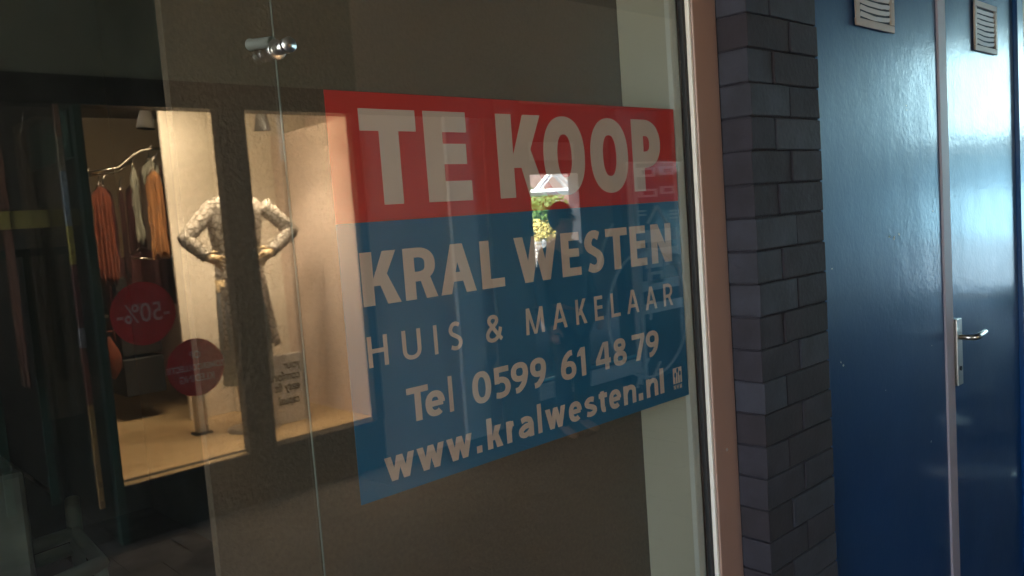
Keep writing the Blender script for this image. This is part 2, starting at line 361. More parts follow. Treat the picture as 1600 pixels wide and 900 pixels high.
def glyph(ch, W, H, tv, th):
    s = Gl(W, H, tv, th); hx, hy = tv/2, th/2
    if ch == 'T': s.Rc(0, H-th, W, H); s.Rc(W/2-hx, 0, W/2+hx, H-th)
    elif ch == 'E': s.Rc(0, 0, tv, H); s.Rc(tv, 0, W, th); s.Rc(tv, H-th, W*.95, H); s.Rc(tv, .53*H-hy, W*.92, .53*H+hy)
    elif ch == 'L': s.Rc(0, 0, tv, H); s.Rc(tv, 0, W, th)
    elif ch == 'H': s.Rc(0, 0, tv, H); s.Rc(W-tv, 0, W, H); s.Rc(tv, .52*H-hy, W-tv, .52*H+hy)
    elif ch in 'Il': s.Rc(0, 0, W, H)
    elif ch == '.': s.Rc(0, 0, W, W*1.0)
    elif ch in '0O': s.S(s.E(W/2, H/2, W/2-hx, H/2-hy, 0, 360, 56), True)
    elif ch == 'N': s.Rc(0, 0, tv, H); s.Rc(W-tv, 0, W, H); s.D(0, W-tv*1.15, W, H, 0, tv*1.15)
    elif ch == 'M':
        s.D(0, 0, tv, H, W*.05, W*.05+tv); s.D(0, W-tv, W, H, W*.95-tv, W*.95)
        s.D(0, W/2-hx, W/2+hx*.6, H, W*.05, W*.05+tv*1.1); s.D(0, W/2-hx*.6, W/2+hx, H, W*.95-tv*1.1, W*.95)
    elif ch in 'Ww':
        s.D(0, .2*W, .2*W+tv*.95, H, 0, tv*1.03); s.D(0, .2*W+tv*.0, .2*W+tv*.95, H, W/2-hx*.95, W/2+hx*.95)
        s.D(0, .8*W-tv*.95, .8*W, H, W/2-hx*.95, W/2+hx*.95); s.D(0, .8*W-tv*.95, .8*W, H, W-tv*1.03, W)
    elif ch == 'A':
        s.D(0, 0, tv*1.05, H, W/2-hx*1.2, W/2+hx*.9); s.D(0, W-tv*1.05, W, H, W/2-hx*.9, W/2+hx*1.2)
        s.Rc(W*.2, .24*H, W*.8, .24*H+th)
    elif ch in 'Kk':
        hh = H if ch == 'K' else H/1.39
        s.Rc(0, 0, tv, H)
        s.D(hh*.36, tv*.75, tv*.85+tv*.9, hh, W*.94-tv*1.2, W*.94); s.D(0, W-tv*1.2, W, hh*.62, tv*1.15, tv*2.1)
    elif ch in 'PR':
        y1 = .44*H; s.Rc(0, 0, tv, H); c = W*.42
        s.S([(tv*.9, H-hy)] + s.E(c, (H-hy+y1)/2, (W*(.97 if ch == 'R' else 1))-hx-c, (H-hy-y1)/2, 90, -90) + [(tv*.9, y1)])
        if ch == 'R': s.D(0, W-tv*1.1, W, y1+hy*.6, W*.42, W*.42+tv*1.0)
    elif ch == 'U': s.S([(hx, H), (hx, H*.5)] + s.E(W/2, H*.36, W/2-hx, H*.36-hy, 180, 360) + [(W-hx, H*.5), (W-hx, H)])
    elif ch in 'Ss': s.C([(.90, .93), (.60, 1.0), (.27, .96), (.05, .78), (.16, .61), (.5, .505), (.86, .38), (.97, .2), (.76, .04), (.40, 0), (.04, .07)])
    elif ch == '5': s.Rc(.1*W, H-th, W*.93, H); s.Rc(.1*W, .47*H, .1*W+tv*.9, H-th); s.C([(.14, .56), (.45, .605), (.82, .52), (1, .3), (.82, .07), (.4, 0), (0, .03)])
    elif ch in '69':
        s.S(s.E(W/2, .315*H, W/2-hx, .315*H-hy, 0, 360, 48), True); s.C([(.90, .99), (.58, .96), (.2, .75), (.01, .42), (0, .3)])
        if ch == '9': s.p = [[[(W-x, H-y) for x, y in f] for f in st] for st in s.p]
    elif ch == '8': s.S(s.E(W/2, .755*H, W*.44-hx, .245*H-hy, 0, 360, 40), True); s.S(s.E(W/2, .275*H, W/2-hx, .275*H-hy, 0, 360, 40), True)
    elif ch == '4': s.Rc(.6*W, 0, .6*W+tv, H); s.Rc(0, .22*H, W, .22*H+th); s.Q((0, .22*H+th), (tv*1.0, .22*H+th), (.6*W, H*.86), (.6*W, H), (.52*W, H))
    elif ch == '7': s.Rc(0, H-th, W, H); s.D(0, .22*W, .22*W+tv*1.1, H-th, W-tv*1.05, W)
    elif ch == '1': s.Rc(W-tv, 0, W, H); s.Q((0, .70*H), (W*.1, .84*H), (W-tv, H), (W-tv, H-th*1.5))
    elif ch == '&': s.C([(1.0, .0), (.64, .32), (.32, .62), (.16, .80), (.24, .95), (.45, 1.), (.66, .93), (.68, .78), (.52, .64), (.18, .46), (.0, .26), (.08, .07), (.34, 0), (.62, .07), (.84, .27), (.94, .52)])
    elif ch == 'e': s.Rc(tv*.8, .5*H-hy*.9, W-hx*.6, .5*H+hy*.9); s.S(s.E(W/2, H/2, W/2-hx, H/2-hy, 0, 312, 44))
    elif ch == 'a': s.Rc(W-tv, 0, W, .66*H); s.C([(.08, .92), (.45, 1.0), (.86, .9), (1, .62)]); s.C([(1, .56), (.45, .54), (.04, .35), (.06, .10), (.36, 0), (.74, .1), (1, .3)])
    elif ch == 'r': s.Rc(0, 0, tv, H); s.C([(.05, .6), (.42, .92), (1, .97)])
    elif ch == 'n': s.Rc(0, 0, tv, H); s.S([(tv*.6, H*.62)] + s.E(W/2+hx*.3, H*.62, W/2-hx*1.3, H*.38-hy, 165, 0) + [(W-hx, 0)])
    elif ch == 't': s.Rc(0, H-th, W, H); s.C([(.35, 1.3), (.35, .9), (.35, .3), (.5, .04), (1, .02)])
    return s.p
YS = 1.0092
cnt = [0]
def emit(bm, strokes, u0, v0, flip=1, Y=YS):
    for st in strokes:
        cnt[0] = (cnt[0]+1) % 12; y = Y - .00002*cnt[0]
        cache = {}
        for i_, f in enumerate(st):
            vv = [bm.verts.new(((u0+p[0])*YS, y-i_*1.2e-6, CAMZ+(v0+p[1])*YS)) for p in f]
            try: bm.faces.new(vv)
            except ValueError: pass
sign = thing('sale_sign', 'red and blue TE KOOP estate sign with pale lettering stuck inside the pane', 'sign', (1.0*YS, 1.0105, CAMZ-.1))
def sp(u, v, Y): return (u*YS, Y, CAMZ+v*YS)
SL, SR, ST, SB, SM = .6055, 1.3965, .1885, -.3905, .0065
bx('blue_field', sp(SL, SB, 1.0097), sp(SR, SM-.0004, 1.0107), M['blue'], sign)
bx('red_band', sp(SL, SM, 1.0097), sp(SR, ST, 1.0107), M['red'], sign)
def line(items, base, H, tv, th, name_label):
    q = nb()
    for ch, l, r_, *o in items:
        u0, u1 = ray(*l)[0], ray(*r_)[0]; h = H*(o[0] if o else 1)
        emit(q, glyph(ch, u1-u0, h, tv, th), u0, base - (o[1] if len(o) > 1 else 0))
    f_ = obj('lettering', q, M['white'], sign, label=name_label)
line([('T', (558.2, 167), (647, 172)), ('E', (659.4, 173.5), (739.4, 310)), ('K', (772.9, 179), (855.5, 305.6)),
      ('O', (848.5, 235), (913.5, 242)), ('O', (922.1, 237.6), (980.7, 237.6)), ('P', (985.1, 187.5), (1031, 223))],
     .0295, .136, .0345, .031, 'large heavy TE KOOP lettering on the red band')
line([('K', (561, 395), (627.8, 471)), ('R', (627.8, 388.4), (685, 462.5)), ('A', (689.9, 462.5), (745.1, 454)), ('L', (748.2, 377), (789.7, 447)),
      ('W', (802, 372.5), (868.7, 366)), ('E', (874.8, 365), (908.9, 424)), ('S', (911.8, 385), (944, 400)), ('T', (944.8, 358), (978.5, 355)),
      ('E', (982.7, 355), (1012, 414.4)), ('N', (1015.7, 352.5), (1050.4, 408.7))],
     -.1125, .0765, .0198, .0145, 'bold KRAL WESTEN lettering')
line([('H', (572.5, 526), (608, 568)), ('U', (626.5, 517), (658.3, 540)), ('I', (676, 509), (681.5, 507)), ('S', (700, 516), (723.3, 533)),
      ('&', (759, 521), (787.3, 531)), ('M', (821, 500), (851.6, 518)), ('A', (864.3, 515), (887, 510)), ('K', (898.3, 469.4), (917.9, 503)),
      ('E', (927.7, 464), (943.6, 498.7)), ('L', (953.3, 459), (970, 492.6)), ('A', (980.2, 490), (999.3, 486.5)), ('A', (1009.1, 484.5), (1027.2, 481)),
      ('R', (1035.7, 445), (1051.9, 476))], -.2, .0445, .0072, .0064, 'thin HUIS & MAKELAAR lettering')
line([('T', (634.1, 609), (668, 601)), ('e', (664.6, 631), (695.2, 626), .76), ('l', (701, 615), (709.5, 640), 1.08), ('0', (737.6, 605), (767, 600)),
      ('5', (770, 600), (797.8, 600)), ('9', (798.2, 584), (825.6, 590)), ('9', (828.3, 578), (853.7, 583)), ('6', (876, 571), (900.4, 573)),
      ('1', (901.5, 560), (916, 580)), ('4', (931.3, 570.5), (954.6, 565.6)), ('8', (958.2, 553), (979, 550)), ('7', (986.8, 525), (1006.4, 520)),
      ('9', (1009, 529), (1029.1, 534))], -.293, .0515, .0118, .0095, 'medium telephone number lettering')
line([('w', (599.9, 718), (646.8, 704)), ('w', (650.5, 702), (693.3, 689)), ('w', (696.9, 687.4), (736.8, 676)), ('.', (745.5, 707), (754, 704.5)),
      ('k', (761, 680), (786.7, 695.6), 1.39), ('r', (790.2, 659), (805.6, 654)), ('a', (811, 681), (834.9, 680)), ('l', (840, 655), (847.5, 670), 1.39),
      ('w', (851.3, 641), (883, 632)), ('e', (888.7, 644), (909.3, 644)), ('s', (913, 640), (932.6, 630)), ('t', (935, 615), (948.5, 620)),
      ('e', (951.6, 620), (970.5, 620)), ('n', (974.5, 620), (993.7, 612)), ('.', (998, 620), (1005, 618)), ('n', (1009.5, 600), (1027.9, 600)),
      ('l', (1031.2, 600), (1037.5, 600), 1.39)], -.3705, .0362, .0114, .0092, 'bold web address lettering along the bottom edge')
# square broker emblem
q = nb(); e0 = ray(1051.9, 590)[0]; e1 = ray(1065.3, 586)[0]; et, eb = ray(1052, 576)[1], ray(1053, 600.5)[1]; ew = e1-e0; eh = et-eb
box(q, sp(e0, eb, 1.0093), sp(e1, et, 1.00965))
lt = nb()
for i, c in enumerate('NVM'):
    w0 = ew*.31
    gg = Gl(w0*.85, .0085, .0019, .0017)
    if c == 'V': gg.D(0, w0*.32, w0*.32+.0018, .0085, 0, .002); gg.D(0, w0*.32, w0*.32+.0018, .0085, w0*.85-.002, w0*.85); gp = gg.p
    else: gp = glyph(c, w0*.85, .0085, .0019, .0017)
    emit(lt, gp, e0+i*ew*.345, eb-.0115)
emb = obj('emblem', q, M['white'], sign, label='small square emblem with three dark tulips')
obj('lettering', lt, M['white'], emb)
q = nb()
for cx_, cz_, s_ in ((.24, .55, .16), (.5, .82, .16), (.78, .6, .15)):
    u, v = e0+ew*cx_, eb+eh*cz_
    vv = [q.verts.new(sp(u+math.cos(R(a))*s_*ew*.75, v+math.sin(R(a))*s_*eh*1.05, 1.00905)) for a in range(0, 360, 24)]
    q.faces.new(vv)
    t0, t1 = sp(u-ew*.03, eb+eh*.02, 1.0091), sp(u+ew*.03, v, 1.0091); box(q, t0, (t1[0], 1.00912, t1[2]))
obj('tulip', q, M['blue'], emb)

# ------------------------------------------------------------------ brick pillar
YP = .9168; PX0, PX1 = 1.545, 2.007*YP
pil = thing('brick_pillar', 'dark brick pillar standing proud between the window frame and the blue doors', 'pillar', (1.69, .98, 0))
q = nb(); box(q, (PX0+.0045, YP+.0045, 0), (PX1-.001, 1.3, TOP-.002)); obj('mortar', q, M['mortar'], pil)
pitch = .0695; zref = P(1178, 341, YP).z       # one bed joint measured on the corner
z0 = zref - math.floor(zref/pitch)*pitch - pitch
bms = [nb(), nb(), nb()]
row = round((0 + z0 - zref)/pitch)
z = z0; r_i = row
J1, J2 = PX0+.098, PX0+.164
while z < TOP-.05:
    joints = [PX0, J1+random.uniform(-.006, .006), PX1] if r_i % 2 == 0 else [PX0, J2+random.uniform(-.006, .006), PX1]
    zb, zt = max(z+.0018+random.uniform(0, .001), .0), min(z+pitch-.0018, TOP-.004)
    for a, b in zip(joints, joints[1:]):
        dx = random.uniform(-.002, .0015); dy = random.uniform(-.0022, .0016)
        k = random.choice((0, 0, 1, 2)); left = a == PX0
        box(bms[k], (a+(dx if left else .0018), YP+dy, zb), (b-(.0018 if b != PX1 else -dx), 1.02 if (b-a) > .12 else 1.02, zt), .0007)
    z += pitch; r_i += 1
for k, nme in enumerate(('brick', 'brickb', 'brickc')):
    obj('brickwork', bms[k], M[nme], pil, bevel=.0022)

# ------------------------------------------------------------------ blue doors
def blue_door(name, label, x0, x1):
    t = thing(name, label, 'door', ((x0+x1)/2, 1.02, 0), 'blue doors beside the brick pillar')
    bx('leaf', (x0, 1.0, .02), (x1, 1.045, 2.45), M['door'], t, .0015)
    return t
d1 = blue_door('blue_door', 'glossy blue door between brick pillar and pale jamb, paint chipped', PX1+.003, 2.783)
d2 = blue_door('blue_door', 'glossy blue door with steel lever handle right of the pale jamb', 2.862, 3.525)
jm = bx('door_jamb', (2.785, .994, 0), (2.848, 1.06, 2.9), M['strip'], bevel=.002)
tag(jm, 'narrow pale mauve jamb standing between the two blue doors', 'door jamb')
bx('door_rebate', (2.849, 1.012, 0), (2.861, 1.05, 2.44), M['door'], d2)
fr = bx('door_frame', (3.53, .985, 0), (3.60, 1.06, 3.19), M['door'], bevel=.003)
tag(fr, 'blue painted frame post at the right edge beyond the second door', 'door frame')
bx('transom', (PX1+.003, 1.003, 2.455), (2.783, 1.05, TOP-.003), M['door'], d1)
bx('transom', (2.862, 1.003, 2.455), (3.525, 1.05, TOP-.003), M['door'], d2)
wb = bx('side_wall', (3.602, 1.0, 0), (XE, 1.25, TOP-.003), M['door']); tag(wb, 'blue panelled wall continuing past the doors to the street', 'wall')
bw = bx('back_wall', (PX1+.003, 1.30, 0), (3.6, 1.4, TOP-.003), M['dark']); tag(bw, 'dark masonry behind the blue doors', 'wall')
def grille(parent, x0, x1, zb, zt, tilt):
    t = nb()
    y = .9975; bw_ = .022
    def pt(fx, fz): return (x0+(x1-x0)*fx, zb+(zt-zb)*fz + tilt*(fx-.5)*.01)
    for a, b, c, d_ in ((0, 0, 1, .12), (0, .88, 1, 1), (0, .12, .1, .88), (.9, .12, 1, .88)):
        p0, p1 = pt(a, b), pt(c, d_); box(t, (p0[0], y-.0065, p0[1]), (p1[0], y, p1[1]), .0008)
    gr = obj('vent_grille', t, M['grille'], parent, bevel=.002)
    s_ = nb(); box(s_, (pt(.1, 0)[0], y-.002, pt(0, .12)[1]), (pt(.9, 0)[0], y+.001, pt(0, .88)[1])); obj('backing', s_, M['slot'], gr)
    l_ = nb(); n = 7
    for i in range(n):
        zc = .15+.70*(i+.5)/n; hgt = .70/n*.62; sag = random.uniform(-.3, .3)
        pts = []
        for j in range(9):
            f = .11+.78*j/8; wv = math.sin(j/8*math.pi)*(-.035)*(1-i/n) + sag*.02*j/8 + random.uniform(-.004, .004)
            pts.append((f, zc+wv))
        for (a, b), (c, d_) in zip(pts, pts[1:]):
            A_, B_ = pt(a, b), pt(c, d_); h_ = hgt*(zt-zb)/2
            v = [l_.verts.new(p) for p in ((A_[0], y-.003, A_[1]-h_), (B_[0], y-.003, B_[1]-h_), (B_[0], y-.006, B_[1]+h_), (A_[0], y-.006, A_[1]+h_))]
            l_.faces.new(v)
            v2 = [l_.verts.new(p) for p in ((A_[0], y-.0015, A_[1]-h_), (B_[0], y-.0015, B_[1]-h_), (B_[0], y-.003, B_[1]-h_), (A_[0], y-.003, A_[1]-h_))]
            l_.faces.new(v2)
    obj('slat', l_, M['grille'], gr)
    for fx in (.05, .95):
        k_ = nb(); c_ = pt(fx, .5); cyl(k_, (c_[0], y-.0064, c_[1]), (c_[0], y-.0078, c_[1]), .0035, None, 12); obj('screw', k_, M['steel'], gr)
grille(d1, 2.215, 2.457, CAMZ+.434, CAMZ+.605, 0)
grille(d2, 3.105, 3.327, CAMZ+.440, CAMZ+.607, 0)
# lever handle
hx0 = 2.854; hz = CAMZ-.497
hp = bx('handle', (hx0, .9868, CAMZ-.655), (hx0+.046, .9985, CAMZ-.437), M['steel'], d2, .0012)
q = nb(); cyl(q, (hx0+.022, .9865, hz), (hx0+.022, .945, hz), .0085, .0085, 20)
tube(q, [(hx0+.022, .950, hz), (hx0+.024, .941, hz+.001), (hx0+.04, .938, hz+.002), (hx0+.09, .941, hz+.003), (hx0+.135, .946, hz+.003)], [.0085, .010, .0105, .0095, .0085], 14)
lev = obj('lever', q, M['steel'], hp, True)
q = nb(); cyl(q, (hx0+.022, .9866, CAMZ-.60), (hx0+.022, .9835, CAMZ-.60), .0075, None, 16); obj('keyhole', q, M['black'], hp)
# paint chips
q = nb()
for (px, py, s_) in ((1314, 566, .004), (1318, 571, .006), (1390, 370, .006), (1397, 372, .008), (1405, 366, .006), (1416, 165, .003), (1417, 172, .003), (1456, 540, .003), (1458, 330, .004), (1455, 690, .005), (1300, 420, .003), (1384, 610, .0025)):
    c = P(px, py, .9993)
    if c.x < PX1: continue
    vv = [q.verts.new((c.x+math.cos(R(a))*s_*random.uniform(.4, 1.2), .9993, c.z+math.sin(R(a))*s_*random.uniform(.2, .9))) for a in range(0, 360, 45)]
    q.faces.new(vv)
obj('paint_chip', q, M['chip'], d1)
# white plate on the wall past the frame
wp = thing('notice_plate', 'white enamel plate with mauve marks at the right edge above the blue wall', 'plate', (3.72, .99, 1.9))
bx('plate', (3.612, .9875, CAMZ-.075), (3.85, .997, CAMZ+1.0), M['whitepl'], wp, .002)
q = nb()
for i in range(5): box(q, (3.64+.012*(i % 2), .9868, CAMZ+.38+i*.03), (3.80-.02*(i % 3), .9873, CAMZ+.395+i*.03))
obj('print', q, M['mauve'], wp)
# ------------------------------------------------------------------ the facade across the passage (seen in the pane)
YO = -2.5                                       # its plane
def O(x, yv, z): return (x, 2-yv, z)
fa = thing('shop_facade', 'dark shop front across the passage framing the lit display', 'shop front', (2.1, YO, 0))
bx('fascia', (2.96, YO-.12, 2.402), (6.5, YO+.004, TOP-.003), mat('warm cream fascia', (.74, .62, .46), .7, .06, 2), fa)
bx('fascia', (-4.5, YO-.12, 2.402), (2.958, YO+.004, TOP-.003), mat('olive render', (.30, .33, .24), .85, .12, 2, .2, 60), fa)
bx('lintel', (-4.5, YO-.12, 2.258), (4.3, YO+.012, 2.40), M['lintel'], fa)
bx('pilaster', (3.62, YO-.0005, 0), (3.84, YO+.03, 2.2575), M['whitep'], fa)
bx('pilaster', (3.98, YO-.0005, 0), (4.098, YO+.025, 2.2575), M['plaster'], fa)
bx('sill_wall', (1.30, YO-.12, 0), (2.95, YO, .305), M['lintel'], fa)
bx('mullion', (2.022, YO-.05, .3055), (2.185, YO+.03, 2.2575), M['lintel'], fa)
bx('corner_post', (1.295, YO-.05, 0), (1.334, YO+.01, 2.2575), M['teal'], fa)
bx('jamb', (2.893, YO-.05, .3055), (2.952, YO+.01, 2.2575), M['lintel'], fa)
bx('sill', (1.336, YO-.04, .3055), (2.02, YO+.02, .312), M['wood'], fa)
bx('display_pane', (1.336, YO-.012, .313), (2.0215, YO-.006, 2.2565), M['thin'], fa)
bx('display_pane', (2.186, YO-.012, .313), (2.892, YO-.006, 2.2565), M['thin'], fa)
# shop interior shell
q = nb(); box(q, (1.331, -6.2, .10), (3.3, YO-.13, .30)); tag(obj('display_floor', q, M['wood']), 'pale wood floor of the lit window display', 'floor', kind='structure')
q = nb(); box(q, (-3, -6.6, 0), (4.0, -6.4, 3.19)); tag(obj('shop_back_wall', q, mat('cream shop wall', (.62, .5, .34), .8, .1, 2)), 'beige back wall inside the clothes shop', 'wall')
q = nb(); box(q, (-3, -6.39, 2.75), (4.0, YO-.13, 2.80)); tag(obj('shop_ceiling', q, M['plaster']), 'low plaster ceiling inside the clothes shop', 'ceiling', kind='structure')
q = nb(); box(q, (-4.5, -6.6, 0), (-3.01, YO-.001, 2.257)); tag(obj('side_wall', q, M['lintel']), 'dark block wall left of the recessed shop entrance', 'wall')
sw = bx('side_wall', (2.953, -6.39, 0), (4.09, YO-.001, 2.257), mat('pale rose render', (.72, .60, .54), .8, .12, 1.2, .2, 60)); tag(sw, 'beige rendered wall between the display and the glazed screen', 'wall')
q = nb(); box(q, (-3, -6.39, -.008), (1.29, YO-.13, .008)); struct('shop_floor', q, M['dark'])
# side of the display toward the recessed entrance
si = thing('entrance_side_screen', 'teal headed side screen of the recessed shop entrance', 'screen', (1.3, -3, 0))
bx('header', (1.285, -3.48, CAMZ+.455), (1.31, YO-.055, CAMZ+.69), M['teal'], si)
bx('post', (1.285, -3.55, 0), (1.31, -3.485, 2.25), M['lintel'], si)
bx('pane', (1.294, -3.48, .02), (1.30, YO-.055, CAMZ+.45), M['thin'], si)
bx('backing', (1.312, -6.39, .02), (1.33, YO-.056, 2.257), M['lintel'], si)
bx('backing', (1.312, -6.39, 2.2575), (1.33, YO-.122, 2.749), M['lintel'], si)
# glass door edge of the entrance, its mirrored colours painted on as bands
ed = thing('entrance_door', 'open clothes shop glass door with reflections painted along its edge', 'door', (1.22, YO, 0))
pe = P(85, 150); 
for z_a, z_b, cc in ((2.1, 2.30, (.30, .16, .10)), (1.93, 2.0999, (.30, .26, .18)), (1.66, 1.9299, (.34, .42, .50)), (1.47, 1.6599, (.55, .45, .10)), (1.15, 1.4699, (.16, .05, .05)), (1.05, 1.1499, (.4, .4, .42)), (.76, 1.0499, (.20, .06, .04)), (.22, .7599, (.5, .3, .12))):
    bx('painted_reflection', (1.212, YO-.02, z_a), (1.236, YO+.002, z_b), mat('edge reflection colour', cc, .5, .5, 60, stretch=(1, 1, .4)), ed)
bx('leaf', (1.216, -3.35, .22), (1.224, YO-.021, 2.25), M['thin'], ed)
q = nb()
for z_a, z_b, k in ((.26, .33, 0), (.36, .75, 0)): box(q, (1.213, YO+.0025, z_a), (1.233, YO+.004, z_b))
obj('gold_reflection', q, mat('painted warm gold', (.75, .48, .18), .3, .1, metal=.3), ed)  # gold colour stands in for the warm floor mirrored in the edge
# teal mirror frame and clothes rails deep in the dark shop (left edge of the photograph)
def frame_px(name, label, cat, x0, y0, x1, y1, Yv, th, m, dz=None):
    a = V(x0, y0, Yv); b = V(x1, y1, Yv); t = thing(name, label, cat, ((a.x+b.x)/2, a.y, min(a.z, b.z)))
    zt, zb = max(a.z, b.z), min(a.z, b.z)
    if dz: zb = dz
    for k in (0, 1):
        x = a.x if k == 0 else b.x-th
        bx('upright', (x, a.y-.03, zb), (x+th, a.y, zt), m, t, .002)
    bx('rail', (a.x+th, a.y-.03, zt-th), (b.x-th, a.y, zt), m, t, .002)
    return t, a, b
mf, a_, b_ = frame_px('mirror_frame', 'teal steel standing frame in the dark shop at the left edge', 'frame', -40, 395, 78, 640, 5.4, .045, M['teal'], .05)
def garment(name, label, x0, y0, x1, y1, Yv, m, group=None, depth=.05, folds=5, drop=0, hang=True, cat='garment'):
    a = V(x0, y0, Yv); b = V(x1, y1, Yv); zt, zb = a.z, b.z
    t = thing(name, label, cat, ((a.x+b.x)/2, a.y, zt), group)
    bm = nb(); nx, nz = 28, 14; g_ = {}
    ph = random.uniform(0, 6)
    for s in (0, 1):
        for i in range(nx+1):
            for j in range(nz+1):
                fx, fz = i/nx, j/nz
                wsh = 1.12 - .16*math.exp(-fz*16)*(abs(fx-.5)*2)
                x = (a.x+b.x)/2 + (b.x-a.x)*(fx-.5)*(wsh*(1+.08*fz))
                sh = -.05*abs(fx-.5)*2*math.exp(-fz*5)
                x += (abs(fx-.5)*2)**6*math.copysign(1, fx-.5)*(.004*math.sin(fz*17+ph)+.003*math.sin(fz*41+ph*2)); edge = math.sin(math.pi*min(max(fx, 0), 1))**.5
                y = a.y + (depth*.5 if s else -depth*.5)*edge + .014*math.sin(fx*folds*6.28+ph+fz*1.3)*(.3+fz) + .006*math.sin(fx*19+fz*9)
                z = zt+(zb-zt)*fz + sh + (.02*math.sin(fx*folds*4+ph) if j == nz else 0)
                g_[s, i, j] = bm.verts.new((x, y, z))
    for s in (0, 1):
        for i in range(nx):
            for j in range(nz):
                f = (g_[s, i, j], g_[s, i+1, j], g_[s, i+1, j+1], g_[s, i, j+1]); bm.faces.new(f if s else f[::-1])
    for j in range(nz):
        for i in (0, nx): bm.faces.new((g_[0, i, j], g_[1, i, j], g_[1, i, j+1], g_[0, i, j+1]))
    for i in range(nx):
        for j in (0, nz): bm.faces.new((g_[0, i, j], g_[0, i+1, j], g_[1, i+1, j], g_[1, i, j]))
    obj('cloth', bm, m, t, True)
    if hang:
        hb = nb(); c = Vector(((a.x+b.x)/2, a.y, zt))
        tube(hb, [c+Vector((-(b.x-a.x)*.3, 0, -.03)), c+Vector((0, 0, .03)), c+Vector(((b.x-a.x)*.3, 0, -.03))], .007, 8)
        tube(hb, [c+Vector((0, 0, .03)), c+Vector((0, 0, .07)), c+Vector((.02, 0, .10)), c+Vector((0, 0, .115)), c+Vector((-.015, 0, .10))], .004, 8)
        obj('hanger', hb, M['chrome'], t, True)
    return t
GR = 'garments hanging on the rail in the lit shop'
garment('jacket', 'ochre edged rust red coat hanging at the left end of the rail', 143, 292, 186, 440, 5.9, M['rust'], GR)
garment('scarf', 'narrow ochre scarf hanging beside the rust red coat', 137, 288, 150, 400, 5.75, M['orange'], GR, folds=2)
garment('dress', 'pale grey dress hanging beside the orange knit', 203, 262, 226, 378, 5.8, M['greyc'], GR, folds=2)
garment('blouse', 'short pale grey blouse tucked behind the orange knit', 222, 250, 250, 290, 5.95, M['greyc'], GR, folds=2)
garment('cardigan', 'long shaggy orange knit cardigan hanging on the rail', 228, 268, 264, 400, 5.75, M['orange'], GR, depth=.09, folds=4)
garment('coat', 'maroon coat hanging between the rust coat and the grey dress', 186, 300, 206, 430, 6.0, M['maroon'], GR, folds=2)
garment('skirt', 'dark maroon skirts folded low on the second rail', 186, 395, 268, 470, 6.1, M['maroon'], GR, depth=.2, folds=6)
for (a_, b_, c_, d_, yy, n_) in ((150, 296, 200, 520, 6.15, 'black coat crowded behind the rust red coat'), (196, 290, 240, 500, 6.2, 'black coat crowded behind the pale grey dress'), (236, 262, 275, 470, 6.15, 'black coat crowded behind the orange cardigan')): garment('coat', n_, a_, b_, c_, d_, yy, M['maroon'], GR, depth=.12, folds=5)
# rails
rk = thing('clothes_rail', 'curved chrome clothes rail holding the orange and grey garments', 'clothes rail', tuple(V(200, 300, 5.85)))
q = nb(); tube(q, [V(132, 272, 5.85), V(185, 262, 5.85), V(205, 245, 5.85), V(222, 234, 5.85), V(250, 232, 5.85), V(290, 236, 5.85)], .011, 10); obj('rail', q, M['chrome'], rk, True)
q = nb(); tube(q, [V(132, 276, 5.9), V(185, 268, 5.9), V(206, 252, 5.9)], .008, 10); obj('rail', q, M['chrome'], rk, True)
q = nb(); p = V(262, 236, 5.9); tube(q, [(p.x, p.y, .3), p], .012, 10); obj('upright', q, M['chrome'], rk, True)
q = nb(); tube(q, [V(208, 404, 5.8), V(252, 404, 5.8)], .007, 10); obj('rail', q, M['chrome'], rk, True)
garment('coat', 'dark brown coat on a stand at the left edge of the shop entrance', -8, 190, 40, 600, 5.3, mat('brown wool', (.16, .07, .045), .9, .3, 15), None, .2, 4)
garment('coat', 'dim umber coat just right of the brown coat by the entrance', 48, 200, 72, 560, 5.45, mat('umber wool', (.11, .06, .035), .9, .3, 15), None, .2, 3)
tb_ = bx('shelf_glow', tuple(V(-60, 333, 5.2)), tuple(V(128, 352, 5.2)-Vector((0, .02, 0))), mat('painted lime glow', (.75, .68, .22), .6, .1, 8)); tag(tb_, 'yellow-green glow streak in the dark entrance, painted as a pale lime strip', 'shelf')  # yellow-green glow streak painted as this lime strip
# red bag and dark bench on the floor
q = nb(); c = V(172, 560, 5.6)
bmesh.ops.create_uvsphere(q, u_segments=20, v_segments=12, radius=1)
for v in q.verts: v.co = Vector((v.co.x*.07*(1-.25*v.co.z), v.co.y*.06, v.co.z*.13*(1+.1*math.sin(v.co.x*7)))) + c
bag = thing('handbag', 'small red bag lying low at the left of the display', 'bag', tuple(c)); obj('body', q, M['rust'], bag, True)
q = nb(); tube(q, [c+Vector((-.05, 0, .1)), c+Vector((-.04, 0, .17)), c+Vector((.04, 0, .17)), c+Vector((.05, 0, .1))], .006, 8); obj('handle', q, M['rust'], bag, True)
q = nb(); a = V(178, 430, 6.05); b = V(262, 610, 6.05)
for i in range(3): box(q, (a.x, a.y-.3, b.z+(a.z-b.z)*i/3), (b.x, a.y, b.z+(a.z-b.z)*(i+.93)/3))
tag(obj('drawer_chest', q, M['black'], bevel=.01), 'black chest of drawers under the clothes rail', 'chest')

